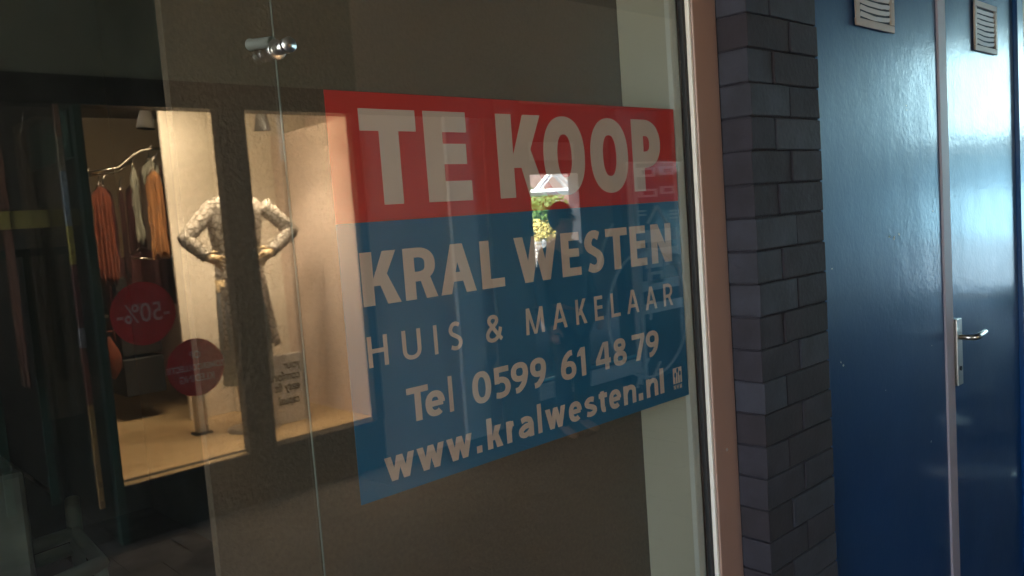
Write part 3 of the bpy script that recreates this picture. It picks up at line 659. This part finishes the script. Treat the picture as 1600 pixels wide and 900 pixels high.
# cream display panels
def panel_px(x0, yt, x1, yb, Yv, m, name, label, th=.03, zb=None, zt=None):
    a = V(x0, yt, Yv); b = V(x1, yb, Yv)
    o = bx(name, (a.x, a.y-th, b.z if zb is None else zb), (b.x, a.y, a.z if zt is None else zt), m, bevel=.002)
    tag(o, label, 'panel'); return o
panel_px(272, 400, 346, 400, 5.72, M['cream'], 'backdrop_panel', 'tall cream panel left of the mannequin', zb=.301, zt=2.74)
panel_px(347, 400, 500, 400, 5.68, M['cream'], 'backdrop_panel', 'wide cream panel directly behind the mannequin', zb=.301, zt=2.74)
p5 = V(496, 400, 5.66)
q = nb(); box(q, (p5.x, p5.y, .301), (p5.x+.03, YO-.14, 2.74)); o = obj('backdrop_panel', q, mat('pinkish white board', (.75, .62, .56), .6, .04, 2)); tag(o, 'pinkish white end panel closing the display on the right', 'panel')
o = panel_px(302, 600, 320, 600, 5.25, M['cream'], 'plinth_post', 'slim cream post standing in front of the backdrop', .05, zb=.315, zt=.80)
o['category'] = 'post'; q = nb(); c = V(311, 600, 5.25); box(q, (c.x-.055, c.y-.07, .3005), (c.x+.055, c.y+.02, .314)); obj('foot', q, M['black'], o)
# text board, low, right of the mullion
Yt = 5.0; a = V(414, 560, Yt); b = V(487, 665, Yt)
tb = thing('text_board', 'low cream board with four lines of brown writing beside the mullion', 'board', ((a.x+b.x)/2, a.y, .305))
bx('board', (a.x-.06, a.y-.03, .302), (b.x, a.y, V(414, 560, Yt).z), M['whitep'], tb, .002)
def text(body, c, size, m, parent, name='lettering', xs=1, th=.0006, bold=0, align='CENTER', face=1):
    cu = bpy.data.curves.new('t', 'FONT'); cu.body = body; cu.size = size; cu.align_x = align; cu.align_y = 'CENTER'; cu.extrude = th; cu.offset = bold
    to = bpy.data.objects.new('t', cu); C.objects.link(to); dg = bpy.context.evaluated_depsgraph_get()
    me = bpy.data.meshes.new_from_object(to.evaluated_get(dg)); bpy.data.objects.remove(to)
    me.transform(Matrix.Translation(c) @ Matrix.Rotation(math.pi, 4, 'Z') @ Matrix.Rotation(R(90), 4, 'X') @ Matrix.Diagonal((xs, 1, 1, 1)))
    me.materials.clear(); me.materials.append(m); o = bpy.data.objects.new(name, me); C.objects.link(o)
    o.parent = parent; o.matrix_parent_inverse = Matrix.Translation(-parent.location); return o
for i, (s_, py) in enumerate((('your', 567), ('comfort', 584), ('easy fit', 601), ('casual', 622))):
    c = V(466, py, Yt); text(s_, Vector((c.x+.015, c.y+.0012, c.z)), .082, M['ink'], tb, align='LEFT', xs=.78, bold=.0015)
# red round stickers on the display pane
def sticker(px, py, rad, label, lines):
    c = V(px, py, 4.49); t = thing('window_sticker', label, 'sticker', (c.x, c.y, c.z), 'red round stickers on the display pane')
    q = nb(); n = 48; f1 = []; f0 = []
    for k in range(n):
        d_ = Vector((math.cos(2*math.pi*k/n)*rad, 0, math.sin(2*math.pi*k/n)*rad))
        f1.append(q.verts.new(c+d_+Vector((0, .0005, 0)))); f0.append(q.verts.new(c+d_-Vector((0, .0005, 0))))
    q.faces.new(f1); q.faces.new(f0[::-1])
    for k in range(n): q.faces.new((f0[k], f0[(k+1) % n], f1[(k+1) % n], f1[k]))
    obj('disc', q, M['redst'], t)
    for s_, dz, sz in lines: text(s_, c+Vector((0, .0015, dz)), sz, M['stxt'], t, bold=.001, xs=.85)
rs = abs(V(225, 440, 4.49).z - V(225, 540, 4.49).z)/2
sticker(225, 490, rs, 'larger red round sale sticker reading -50% on the display glass', [('-50%-', 0, .14)])
sticker(307, 574, rs*.95, 'red round sticker with three lines of small writing, lower right of the other', [('OP', .068, .055), ('ZOMERCOLLECTIE', 0, .046), ('KLEDING', -.06, .055)])

# lit track spotlights; those behind the lintel are added unseen for fill
def spotlight(px, py, Yv, label, target, energy, real=True):
    c = V(px, py, Yv); t = thing('track_or_fill_spotlight', label, 'spotlight', tuple(c), 'black track and added fill spotlights above the display')
    q = nb(); d_ = (Vector(target)-c).normalized()
    q2 = nb(); tube(q2, [c-d_*.06, c-d_*.055, c+d_*.05], [.022, .034, .055], 20, cap=False); obj('shade', q2, M['black'], t, True)
    tube(q, [(c.x, c.y, c.z), (c.x, c.y, 2.748)], .008, 8); obj('stem', q, M['black'], t, True)
    l = bpy.data.lights.new('spot', 'SPOT'); l.energy = energy; l.color = (1, .77, .50); l.spot_size = R(105); l.spot_blend = .8; l.shadow_soft_size = .045
    lo = bpy.data.objects.new('lamp', l); C.objects.link(lo); lo.parent = t; lo.matrix_parent_inverse = Matrix.Translation(-t.location)
    lo.location = c+d_*.055; lo.rotation_euler = d_.to_track_quat('-Z', 'Y').to_euler()
LE = 7
spotlight(228, 188, 5.3, 'left dark track spotlight above the orange garments', V(240, 700, 5.3), LE*1.6)
spotlight(410, 192, 5.0, 'right dark track spotlight above the mannequin shoulder', V(450, 600, 5.1), LE*1.7)
spotlight(345, 150, 4.72, 'added fill spotlight behind the dark mullion, lighting the mannequin', V(360, 420, 5.1), LE*1.3)  # front fill added for the mannequin, hidden above the lintel like its neighbours
spotlight(300, 140, 4.75, 'added fill spotlight hidden close behind the display lintel', V(320, 420, 5.1), LE*1.0)
spotlight(440, 140, 4.75, 'added rightmost fill spotlight near the pale end panel', V(440, 420, 5.1), LE*.9)
spotlight(190, 150, 5.2, 'added unseen spotlight over the clothes rail, lighting the back wall', V(190, 300, 6.2), LE*2.2)  # added out of view to brighten the wall behind the garments
q = nb(); box(q, (1.4, V(0, 0, 5.1).y-.02, 2.72), (2.8, V(0, 0, 5.1).y+.02, 2.748)); tag(obj('light_track', q, M['black']), 'black ceiling track carrying the display spotlights', 'track')
l = bpy.data.lights.new('shop', 'AREA'); l.energy = 7; l.color = (1, .73, .42); l.shape = 'RECTANGLE'; l.size = 1.2; l.size_y = .4
lt_ = thing('fill_panel', 'added unseen warm fill panel over the display floor', 'fill light', (2.1, -2.88, 2.7))  # unseen panel added as front fill for the mannequin
bx('fill_panel_housing', (1.5, -3.11, 2.71), (2.7, -2.65, 2.745), M['whitep'], lt_)
lo = bpy.data.objects.new('lamp', l); C.objects.link(lo); lo.location = (2.1, -2.86, 2.70); lo.parent = lt_; lo.matrix_parent_inverse = Matrix.Translation(-lt_.location)

# ------------------------------------------------------------------ mannequin
YM = 5.08
mq = thing('mannequin', 'headless mannequin with hands on hips in snake print coat', 'mannequin', (V(370, 400, YM).x, 2-YM, .305))
cx = V(372, 400, YM).x; cy = 2-YM
zsh = V(372, 312, YM).z; zhip = V(372, 410, YM).z; zhem = V(372, 545, YM).z
sgn = [(V(322, 322, YM), V(290, 374, YM-.03), V(324, 402, YM-.12)), (V(424, 318, YM), V(457, 360, YM-.03), V(425, 393, YM-.12))]
# body
q = nb()
tube(q, [(cx, cy, zsh+.09), (cx, cy, zsh+.02), (cx, cy, zsh-.05), (cx, cy, zsh-.2), (cx, cy, zhip+.06), (cx, cy, zhip-.08), (cx, cy, zhip-.2)], [.045, .05, .12, .135, .10, .14, .13], 24)
for v in q.verts: v.co.y = cy+(v.co.y-cy)*.72
for s in (-1, 1):
    x = cx+s*.075
    tube(q, [(x, cy, zhip-.1), (x, cy+.01, zhip-.45), (x, cy, zhip-.50), (x*.5+cx*.5, cy-.01, .62), (x*.6+cx*.4, cy, .36)], [.085, .055, .052, .05, .032], 16)
    tube(q, [(x*.6+cx*.4, cy-.03, .335), (x*.6+cx*.4, cy+.06, .33), (x*.6+cx*.4, cy+.15, .322)], [.03, .035, .02], 12)
body = obj('body', q, M['skin'], mq, True)
# coat body
q = nb(); NA, NZ = 60, 26; rows = []
for j in range(NZ+1):
    f = j/NZ; z = zsh+.045+(zhem-zsh-.045)*f
    wx = [(.0, .05), (.035, .15), (.08, .185), (.2, .17), (.42, .14), (.5, .15), (1, .19)]
    for (f0, w0), (f1, w1) in zip(wx, wx[1:]):
        if f0 <= f <= f1: wd = w0+(w1-w0)*(f-f0)/(f1-f0)
    dp = .06+.07*min(1, f*8)+.05*max(0, f-.5)
    gap = .10+.55*f                              # half angle of the open front (faces +Y)
    r_ = []
    for i in range(NA+1):
        a = math.pi/2+gap+(2*math.pi-2*gap)*i/NA
        k = 1+.05*max(0, f-.35)*math.sin(11*a+1.3)*1.6+.02*math.sin(23*a+f*7)
        r_.append(q.verts.new((cx+.05*max(0, f-.45)+math.cos(a)*wd*k, cy+math.sin(a)*dp*k, z+.012*math.sin(a*5)*(f > .97))))
    rows.append(r_)
for r0, r1 in zip(rows, rows[1:]):
    for i in range(NA): q.faces.new((r0[i], r0[i+1], r1[i+1], r1[i]))
coat = obj('coat', q, M['snake'], mq, True); sm_ = coat.modifiers.new('solid', 'SOLIDIFY'); sm_.thickness = .006; coat['label'] = 'long open snake print coat'
for sh_, el, wr in sgn:
    q = nb(); pts = []; rad = []
    sh2 = sh_+Vector(((cx-sh_.x)*.25, 0, -.005))
    for k in range(15): t = k/14; pts.append(sh2.lerp(el, t)); rad.append(.056-.009*t+.0015*math.sin(k*1.9))
    for k in range(1, 17): t = k/16; pts.append(el.lerp(wr, t)); rad.append(.048-.010*t+.002*math.sin(k*1.7))
    tube(q, pts, rad, 18)
    obj('sleeve', q, M['snake'], mq, True)
    # hand resting on the hip: palm, four fingers, thumb
    d_ = (wr-el).normalized(); inn = Vector((1 if cx > wr.x else -1, 0, 0))
    q = nb(); base = wr+d_*.005
    fwd = (inn*.9+Vector((0, .25, -.35))).normalized(); upv = Vector((0, 0, 1)); upv = (upv-fwd*upv.dot(fwd)).normalized()
    tube(q, [base-fwd*.01, base+fwd*.03, base+fwd*.065], [.024, .032, .034], 14)
    for k in range(4):
        o_ = upv*(.026-.0175*k); L = (.062, .070, .066, .052)[k]; st_ = base+fwd*.055+o_
        dr = (fwd+upv*(-.12*k+.02)).normalized()
        tube(q, [st_, st_+dr*L*.5, st_+dr*L*.85+Vector((0, -.006, -.006)), st_+dr*L+Vector((0, -.012, -.01))], [.0095, .0088, .0075, .004], 9)
    th_ = base+fwd*.015+upv*.02
    tube(q, [th_, th_+fwd*.02+upv*.03+Vector((0, -.02, 0)), th_+fwd*.045+upv*.035+Vector((0, -.04, 0))], [.012, .010, .006], 9)
    obj('hand', q, M['skin'], mq, True)
# trousers top, belt and denim skirt hem
q = nb(); tube(q, [(cx, cy, zhip+.02), (cx, cy, zhip-.12), (cx, cy, zhip-.40), (cx, cy, V(370, 600, YM).z)], [.118, .15, .165, .17], 28)
for v in q.verts: v.co.y = cy+(v.co.y-cy)*.75
obj('denim_skirt', q, M['denim'], mq, True)
q = nb(); tube(q, [(cx, cy, zsh-.03), (cx, cy, zhip+.015)], [.125, .115], 28)
for v in q.verts: v.co.y = cy+(v.co.y-cy)*.78
obj('top', q, M['snake'], mq, True)
q = nb(); cyl(q, (cx, cy, .3005), (cx, cy, .315), .17, None, 32); obj('base_plate', q, M['steel'], mq, True)

# ------------------------------------------------------------------ glazed screen with cards and ring, right of the display
gs = thing('glazed_screen', 'glazed aluminium screen across the passage with white cards and a ring', 'glass screen', (5.3, YO, 0))
bx('bottom_rail', (4.35, YO-.03, .13), (5.585, YO+.02, .245), M['whitep'], gs, .004)
bx('rail', (4.35, YO-.03, .27), (5.585, YO+.01, .285), mat('painted blue glow', (.1, .45, .6), .3, .05), gs, .002)  # blue glow above the foot of the screen, painted as this strip
bx('post', (4.10, YO-.05, 0), (4.35, YO+.02, 2.40), M['plaster'], gs)
q = nb(); zt = CAMZ+.385
box(q, (5.592, YO-.02, .02), (5.606, YO+.02, zt)); box(q, (5.607, YO-.02, zt-.014), (6.36, YO+.02, zt)); obj('door_frame', q, M['whitep'], gs)
q = nb(); box(q, (5.665, YO-.02, .05), (5.69, YO+.015, zt-.016)); obj('stile', q, M['vinyl'], gs)
bx('post', (6.37, YO-.05, 0), (6.50, YO+.02, 2.40), M['plaster'], gs)
bx('pane', (4.352, YO-.006, .29), (5.59, YO, 2.399), M['thin'], gs)
bx('pane', (5.692, YO-.006, .05), (6.368, YO, zt-.016), M['thin'], gs)
bx('back_board', (5.60, YO-.20, 0), (6.368, YO-.10, 2.399), mat('dark slate board', (.03, .04, .045), .6, .1), gs)
def card(x0, y0, x1, y1, hollow=True):
    a = V(x0, y0, 4.5); b = V(x1, y1, 4.5); q = nb(); y = YO+.002
    if hollow:
        t_ = (a.z-b.z)*.27
        box(q, (a.x, YO+.001, b.z), (b.x, y, b.z+t_)); box(q, (a.x, YO+.001, a.z-t_), (b.x, y, a.z))
        box(q, (a.x, YO+.001, b.z+t_), (a.x+(b.x-a.x)*.3, y, a.z-t_)); box(q, (b.x-(b.x-a.x)*.15, YO+.001, b.z+t_), (b.x, y, a.z-t_))
    else: box(q, (a.x, YO+.001, b.z), (b.x, y, a.z))
    return obj('card', q, M['vinyl'], gs)
for a in ((994, 262, 1024, 276), (1029, 260, 1054, 273), (996, 296, 1028, 307), (1031, 291, 1054, 302), (1009, 404, 1036, 416, False), (1039, 398, 1064, 411, False), (1012, 426, 1037, 440, True)): card(*a)
for a in ((999, 361, 1058, 374, False), (1001, 391, 1060, 402, False), (1001, 441, 1062, 446, False), (1002, 477, 1068, 479, False),
          (996, 329, 1010, 331, False), (997, 335, 1010, 337, False), (1046, 328, 1060, 330, False), (1046, 333, 1060, 335, False), (1047, 339, 1060, 341, False)):
    card(*a)
q = nb()
for (a, b) in (((1013, 349), (1027, 322)), ((1027, 322), (1042, 347))): tube(q, [V(*a, 4.498), V(*b, 4.498)], .012, 6)
obj('chevron', q, M['vinyl'], gs)
q = nb(); ring(q, (5.78, YO+.004, CAMZ-.93), .56, .011, 'Y', 60, 6); obj('ring_mark', q, M['vinyl'], gs, True)
q = nb()
for a in (((990, 345), (992, 380), (1004, 500)), ((1015, 380), (1018, 500))): tube(q, [V(*p_, 4.47) for p_ in a], .010, 8)
tube(q, [V(1015, 560, 4.49), V(1000, 590, 4.49), V(990, 640, 4.49)], .01, 8); tube(q, [V(1033, 565, 4.49), V(1018, 600, 4.49), V(1008, 650, 4.49)], .01, 8)
tube(q, [V(935, 420, 4.49), V(945, 380, 4.49), V(958, 350, 4.49)], .01, 8)
obj('line_mark', q, M['vinyl'], gs, True)
# lobby behind the screen
q = nb(); box(q, (4.10, -6.2, 0), (4.2, YO-.06, 3.19)); box(q, (9.6, -6.2, 0), (9.75, YO-.13, 3.19))
box(q, (4.2, -6.2, 0), (7.87, -6.0, 3.19)); box(q, (8.82, -6.2, 0), (9.6, -6.0, 3.19)); box(q, (7.87, -6.2, 2.09), (8.82, -6.0, 3.19))
tag(obj('lobby_wall', q, M['wallb']), 'shaded wall of the lobby with a doorway onto the garden', 'wall')
a = V(826, 222, 7.99); b = V(897, 250, 7.99)
o = bx('door_sign_panel', (a.x, -5.998, b.z), (b.x, -5.98, a.z), M['whitep']); tag(o, 'blank white panel above the garden doorway', 'panel')
sw = bx('side_wall', (6.501, YO-.12, 0), (XE, YO, TOP-.004), M['wallb']); tag(sw, 'long beige wall right of the glazed screen toward the street', 'wall')

# ------------------------------------------------------------------ garden beyond the doorway
def leaves(name, label, c, rad, n, m, size, cat='shrub'):
    t = thing(name, label, cat, (c.x, c.y, 0)); q = nb()
    for i in range(n):
        d_ = Vector((random.gauss(0, 1), random.gauss(0, 1), random.gauss(0, 1))).normalized()
        k = random.random()**.4*(1+.25*math.sin(5*d_.x+3*d_.z)); p_ = c+Vector((d_.x*rad[0], d_.y*rad[1], d_.z*rad[2]))*k
        a = Vector((random.gauss(0, 1), random.gauss(0, 1), random.gauss(0, 1))).normalized(); b_ = a.orthogonal().normalized()
        s_ = size*random.uniform(.6, 1.4)
        q.faces.new([q.verts.new(p_+v_) for v_ in (a*s_, b_*s_*.5, -a*s_, -b_*s_*.5)])
    obj('foliage', q, m, t)
    q = nb(); tube(q, [(c.x, c.y, 0), (c.x+.03, c.y, c.z*.6), (c.x, c.y, c.z)], [.04, .03, .01], 8)
    for k in range(5): tube(q, [(c.x, c.y, c.z*.5), (c.x+random.uniform(-1, 1)*rad[0]*.6, c.y+random.uniform(-1, 1)*rad[1]*.6, c.z+rad[2]*.4)], [.02, .006], 6)
    obj('stem', q, M['bark'], t, True); return t
leaves('green_shrub', 'rounded green shrub in the sunlit garden', V(858, 342, 10.5), (.62, .5, .30), 2600, M['leaf'], .05)
leaves('yellow_shrub', 'yellow flowering shrub below the green one', V(848, 362, 10.0), (.45, .3, .18), 1500, M['yellow'], .035)
leaves('yellow_shrub', 'small yellow shrub beside the standing person', V(903, 354, 10.2), (.30, .3, .2), 800, M['yellow'], .035)
leaves('green_tree', 'loose green tree above the garden shrubs', V(842, 318, 13), (.6, .6, .3), 700, M['leaf'], .06, 'tree')
pg = thing('pergola', 'white pergola with crossing rafters above the garden', 'pergola', tuple(V(860, 290, 11)))
q = nb()
for a, b in (((835, 300), (860, 268)), ((840, 301), (866, 268)), ((862, 270), (888, 296)), ((868, 268), (896, 294)), ((893, 268), (897, 296))): tube(q, [V(*a, 11), V(*b, 11)], .035, 4)
obj('rafter', q, M['whitep'], pg)
q = nb(); tube(q, [V(815, 302, 10.9), V(925, 296, 10.9)], .06, 4); obj('beam', q, M['whitep'], pg)
for px in (815, 925): q = nb(); p_ = V(px, 298, 10.9); tube(q, [(p_.x, p_.y, 0), p_], .06, 8); obj('post', q, M['whitep'], pg)
gh = thing('garden_house', 'pink brick house with arched white window behind the garden', 'house', tuple(V(870, 300, 16)))
p_ = V(865, 320, 16)
bx('wall', (p_.x-3, p_.y-3, 0), (p_.x+4, p_.y, 4.2), M['pinkb'], gh)
q = nb(); ring(q, (V(855, 322, 15.95).x, p_.y+.02, V(855, 325, 15.95).z), .42, .05, 'Y', 24, 6, 0, 180); c = V(855, 325, 15.95)
for k in range(-3, 4): box(q, (c.x+k*.13-.02, p_.y+.005, c.z-.3), (c.x+k*.13+.02, p_.y+.03, c.z+math.sqrt(max(.01, .176-(k*.13)**2))))
box(q, (c.x-.45, p_.y+.002, c.z-.06), (c.x+.45, p_.y+.04, c.z)); obj('window', q, M['whitep'], gh)
bx('roof', (p_.x-3.2, p_.y-3.2, 4.2), (p_.x+4.2, p_.y+.2, 4.35), M['plaster'], gh)
st = thing('slatted_screen', 'white slatted screen low beside the yellow shrub', 'screen', tuple(V(848, 430, 9)))
a = V(838, 376, 9); b = V(858, 432, 9); q = nb()
for k in range(11):
    z = b.z+(a.z-b.z)*k/11; box(q, (a.x+.02*(k % 2), a.y-.03, z), (b.x, a.y, z+(a.z-b.z)/11*.62))
obj('slats', q, M['whitep'], st)
bx('post', (a.x-.02, a.y-.06, 0), (a.x+.015, a.y-.035, a.z), M['whitep'], st); bx('post', (b.x-.03, a.y-.06, 0), (b.x, a.y-.035, a.z), M['whitep'], st)
pt = bx('planter', (7.6, -7.3, 0), (9.2, -6.9, .62), M['black']); tag(pt, 'dark planter box across the garden doorway', 'planter')

# ------------------------------------------------------------------ person standing in the passage
hd = V(879, 348, 3.9); H = hd.z+.12
def skinned(name, verts, edges, radii, m, parent, sub=2):
    me = bpy.data.meshes.new(name); me.from_pydata(verts, edges, []); o = bpy.data.objects.new(name, me); C.objects.link(o)
    o.modifiers.new('skin', 'SKIN'); 
    for i, r_ in enumerate(radii): me.skin_vertices[0].data[i].radius = (r_, r_) if not isinstance(r_, tuple) else r_
    me.skin_vertices[0].data[0].use_root = True
    s_ = o.modifiers.new('sub', 'SUBSURF'); s_.levels = s_.render_levels = sub
    dg = bpy.context.evaluated_depsgraph_get(); m2 = bpy.data.meshes.new_from_object(o.evaluated_get(dg)); bpy.data.objects.remove(o)
    for p_ in m2.polygons: p_.use_smooth = True
    m2.materials.clear(); m2.materials.append(m); o = bpy.data.objects.new(name, m2); C.objects.link(o)
    o.parent = parent; o.matrix_parent_inverse = Matrix.Translation(-parent.location); return o
pr = thing('person', 'person in dark jacket seen against the bright garden doorway', 'person', (hd.x, hd.y, 0))
bx_, by_ = hd.x, hd.y; k = H/1.75
def W(x, y, z): return (bx_+x*k, by_+y*k, z*k)
SK = [W(0, 0, .96), W(0, 0, 1.1), W(0, 0, 1.28), W(0, 0, 1.42), W(0, .01, 1.50), W(0, .02, 1.57), W(0, .02, 1.66),
      W(.18, 0, 1.40), W(.25, -.02, 1.12), W(.20, .12, .93), W(-.18, 0, 1.40), W(-.25, -.02, 1.12), W(-.22, .06, .88),
      W(.09, 0, .90), W(.10, .01, .50), W(.11, -.02, .09), W(.12, .12, .04), W(-.09, 0, .90), W(-.10, .01, .50), W(-.11, -.02, .09), W(-.12, .12, .04)]
ED = [(0, 1), (1, 2), (2, 3), (3, 4), (4, 5), (5, 6), (3, 7), (7, 8), (8, 9), (3, 10), (10, 11), (11, 12), (0, 13), (13, 14), (14, 15), (15, 16), (0, 17), (17, 18), (18, 19), (19, 20)]
RA = [.13, .125, .14, .12, .052, .075, .085, .055, .042, .028, .055, .042, .028, .085, .055, .035, .03, .085, .055, .035, .03]
skinned('body', SK, ED, [r_*k for r_ in RA], M['face'], pr)
JI = list(range(4))+[7, 8, 9, 10, 11, 12]; mp = {v: i for i, v in enumerate(JI)}
skinned('jacket', [SK[i] for i in JI], [(mp[a], mp[b]) for a, b in ED if a in mp and b in mp], [r_*k for r_ in (.165, .155, .165, .14, .075, .06, .045, .075, .06, .045)], M['navy'], pr)
JI = [0, 13, 14, 15, 17, 18, 19]; mp = {v: i for i, v in enumerate(JI)}
skinned('trousers', [SK[i] for i in JI], [(mp[a], mp[b]) for a, b in ED if a in mp and b in mp], [r_*k for r_ in (.15, .10, .075, .06, .10, .075, .06)], M['navy'], pr)
q = nb(); bmesh.ops.create_uvsphere(q, u_segments=20, v_segments=14, radius=.108*k)
for v in q.verts: v.co = Vector((v.co.x*.86, v.co.y*.98-.012, v.co.z*1.05+.03*0)) + Vector(W(0, .0, 1.665))
bmesh.ops.delete(q, geom=[v for v in q.verts if v.co.y > by_+.05*k and v.co.z < 1.68*k], context='VERTS')
obj('hair', q, M['hair'], pr, True)
for s in (-1, 1):
    q = nb(); bmesh.ops.create_uvsphere(q, u_segments=10, v_segments=8, radius=.012*k)
    for v in q.verts: v.co += Vector(W(s*.032, .098, 1.655))
    obj('eye', q, M['black'], pr, True)
    for_ = nb(); h0 = Vector(SK[9] if s > 0 else SK[12])
    tube(for_, [h0, h0+Vector((0, .01, -.05))], [.026, .034], 10)
    for f_ in range(4):
        st_ = h0+Vector((0, .028-.018*f_, -.06)); tube(for_, [st_, st_+Vector((0, .004, -.035)), st_+Vector((-s*.006, .01, -.06-.005*(f_ in (1, 2))))], [.0095, .009, .006], 8)
    tube(for_, [h0+Vector((0, .03, -.02)), h0+Vector((-s*.01, .055, -.05)), h0+Vector((-s*.014, .06, -.075))], [.012, .010, .006], 8)
    obj('hand', for_, M['face'], pr, True)
q = nb(); tube(q, [W(0, .095, 1.665), W(0, .125, 1.63), W(0, .10, 1.622)], [.008, .015, .010], 8); obj('nose', q, M['face'], pr, True)

# ------------------------------------------------------------------ bicycle parked by the far end of the doors
bk = thing('bicycle', 'black city bicycle parked along the blue wall just past the doors', 'bicycle', (4.1, .72, 0))
yb = .70; wr_ = .335; xa, xb = 3.60, 4.66
for x in (xa, xb):
    q = nb(); ring(q, (x, yb, wr_+.01), wr_-.018, .018, 'Y', 56, 10); wo = obj('wheel', q, M['black'], bk, True)
    q = nb(); ring(q, (x, yb, wr_+.01), wr_-.045, .009, 'Y', 56, 6); obj('rim', q, M['steel'], wo, True)
    q = nb(); cyl(q, (x, yb-.04, wr_+.01), (x, yb+.04, wr_+.01), .022)
    for s_ in range(28):
        a = 2*math.pi*s_/28; tube(q, [(x, yb+(.025 if s_ % 2 else -.025), wr_+.01), (x+math.cos(a)*(wr_-.05), yb, wr_+.01+math.sin(a)*(wr_-.05))], .0012, 4)
    obj('spokes', q, M['steel'], wo)
q = nb(); bb = (4.20, yb, .30); stt = (4.36, yb, .78); hdt = (3.86, yb, .82); hdb = (3.82, yb, .66)
for a, b in ((bb, stt), (hdb, bb), (hdt, stt), (bb, (xb, yb+.04, wr_)), (bb, (xb, yb-.04, wr_)), (stt, (xb, yb+.04, wr_)), (stt, (xb, yb-.04, wr_))): tube(q, [a, b], .014, 10)
tube(q, [(3.88, yb, .92), hdb], .018, 12); obj('frame', q, M['black'], bk, True)
q = nb()
for s in (-.045, .045): tube(q, [(3.815, yb+s, .64), (3.76, yb+s, .5), (xa, yb+s, wr_+.01)], .010, 8)
obj('fork', q, M['black'], bk, True)
q = nb(); tube(q, [(3.88, yb, .9), (3.90, yb, 1.05)], .012, 10); tube(q, [(4.08, yb-.28, 1.04), (3.95, yb-.24, 1.06), (3.88, yb, 1.06), (3.95, yb+.24, 1.06), (4.08, yb+.28, 1.04)], .011, 10); obj('handlebar', q, M['steel'], bk, True)
q = nb(); tube(q, [stt, (4.38, yb, .95)], .012, 10); tube(q, [(4.24, yb, .965), (4.32, yb, .97), (4.44, yb, .975), (4.50, yb, .98)], [.02, .04, .075, .07], 14); obj('saddle', q, M['black'], bk, True)
q = nb(); ring(q, (4.2, yb+.05, .3), .09, .006, 'Y', 30, 6); tube(q, [(4.2, yb+.06, .3), (4.3, yb+.07, .16)], .009, 8); tube(q, [(4.2, yb-.06, .3), (4.1, yb-.07, .44)], .009, 8)
box(q, (4.25, yb+.07, .15), (4.35, yb+.15, .17)); box(q, (4.05, yb-.15, .43), (4.15, yb-.07, .45)); obj('crank', q, M['steel'], bk)

ep = bx('added_pier', (XE-.3, YO+.001, 0), (XE, -1.93, TOP-.004), mat('added pier grey blue', (.20, .26, .30), .8, .12, 2)); tag(ep, 'unseen grey blue pier added at the passage end to mute the door glare', 'pier')  # unseen pier added to narrow the opening and mute glare on the doors
# ------------------------------------------------------------------ street beyond both ends
sh = thing('street_building', 'pale building across the street beyond the passage end', 'building', (27, 0, 0))
bx('wall', (26, -30, 0), (34, 30, 2.6), mat('dimmer cyan glare facade', (.25, .47, .58), .8, .1, .5), sh)  # lower part of the glare colour, kept dimmer
bx('wall', (26, -30, 2.601), (34, 30, 8), mat('cyan glare facade', (.52, .82, .90), .8, .06, .5), sh)  # cyan sky glare for the doors put into the wall colour, brighter up here
bx('awning', (25.2, -30, 2.35), (25.99, 30, 2.75), M['lintel'], sh)
for k in range(-9, 10): bx('window', (25.96, k*3-1.1, 5.2), (25.995, k*3+1.1, 7.2), M['dark'], sh)
sh2 = thing('yard_wall', 'low beige wall across the yard at the left passage end', 'wall', (-20, 0, 0))
bx('wall', (-20.3, -16, 0), (-20, 16, 1.9), M['wallb'], sh2); bx('coping', (-20.36, -16, 1.9), (-19.94, 16, 1.98), M['plaster'], sh2)

# ------------------------------------------------------------------ things in the dark room and by the left edge
M['stool'] = mat('pale green grey enamel', (.42, .58, .50), .4, .2, 9)
tr = thing('metal_stool', 'grey green metal stool frame standing low at the bottom left behind the glass', 'stool', tuple(P(100, 900, 1.9)))
def pp(px, py, Y): return P(px, py, Y)
q = nb(); tube(q, [pp(-20, 880, 1.75), pp(118, 832, 1.75), pp(158, 880, 1.6), pp(60, 925, 1.5)], .014, 10); tube(q, [pp(-20, 905, 1.7), pp(110, 858, 1.7)], .012, 10); obj('seat_frame', q, M['stool'], tr, True)
q = nb(); tube(q, [pp(118, 832, 1.75), pp(112, 780, 1.8)], .014, 10); obj('backrest_post', q, M['stool'], tr, True)
for px, py, Y in ((118, 834, 1.75), (156, 882, 1.6)):
    q = nb(); p_ = pp(px, py, Y); tube(q, [p_, (p_.x+.02, p_.y, .013)], .012, 10); obj('leg', q, M['stool'], tr, True)

cb = bx('cabinet', (P(-160, 820, 1.45).x, 1.45, .013), (P(50, 820, 1.45).x, 1.95, P(30, 735, 1.45).z), mat('mottled grey green laminate', (.10, .125, .105), .6, .9, 7), bevel=.01); tag(cb, 'mottled grey green cabinet low at the bottom left corner', 'cabinet')
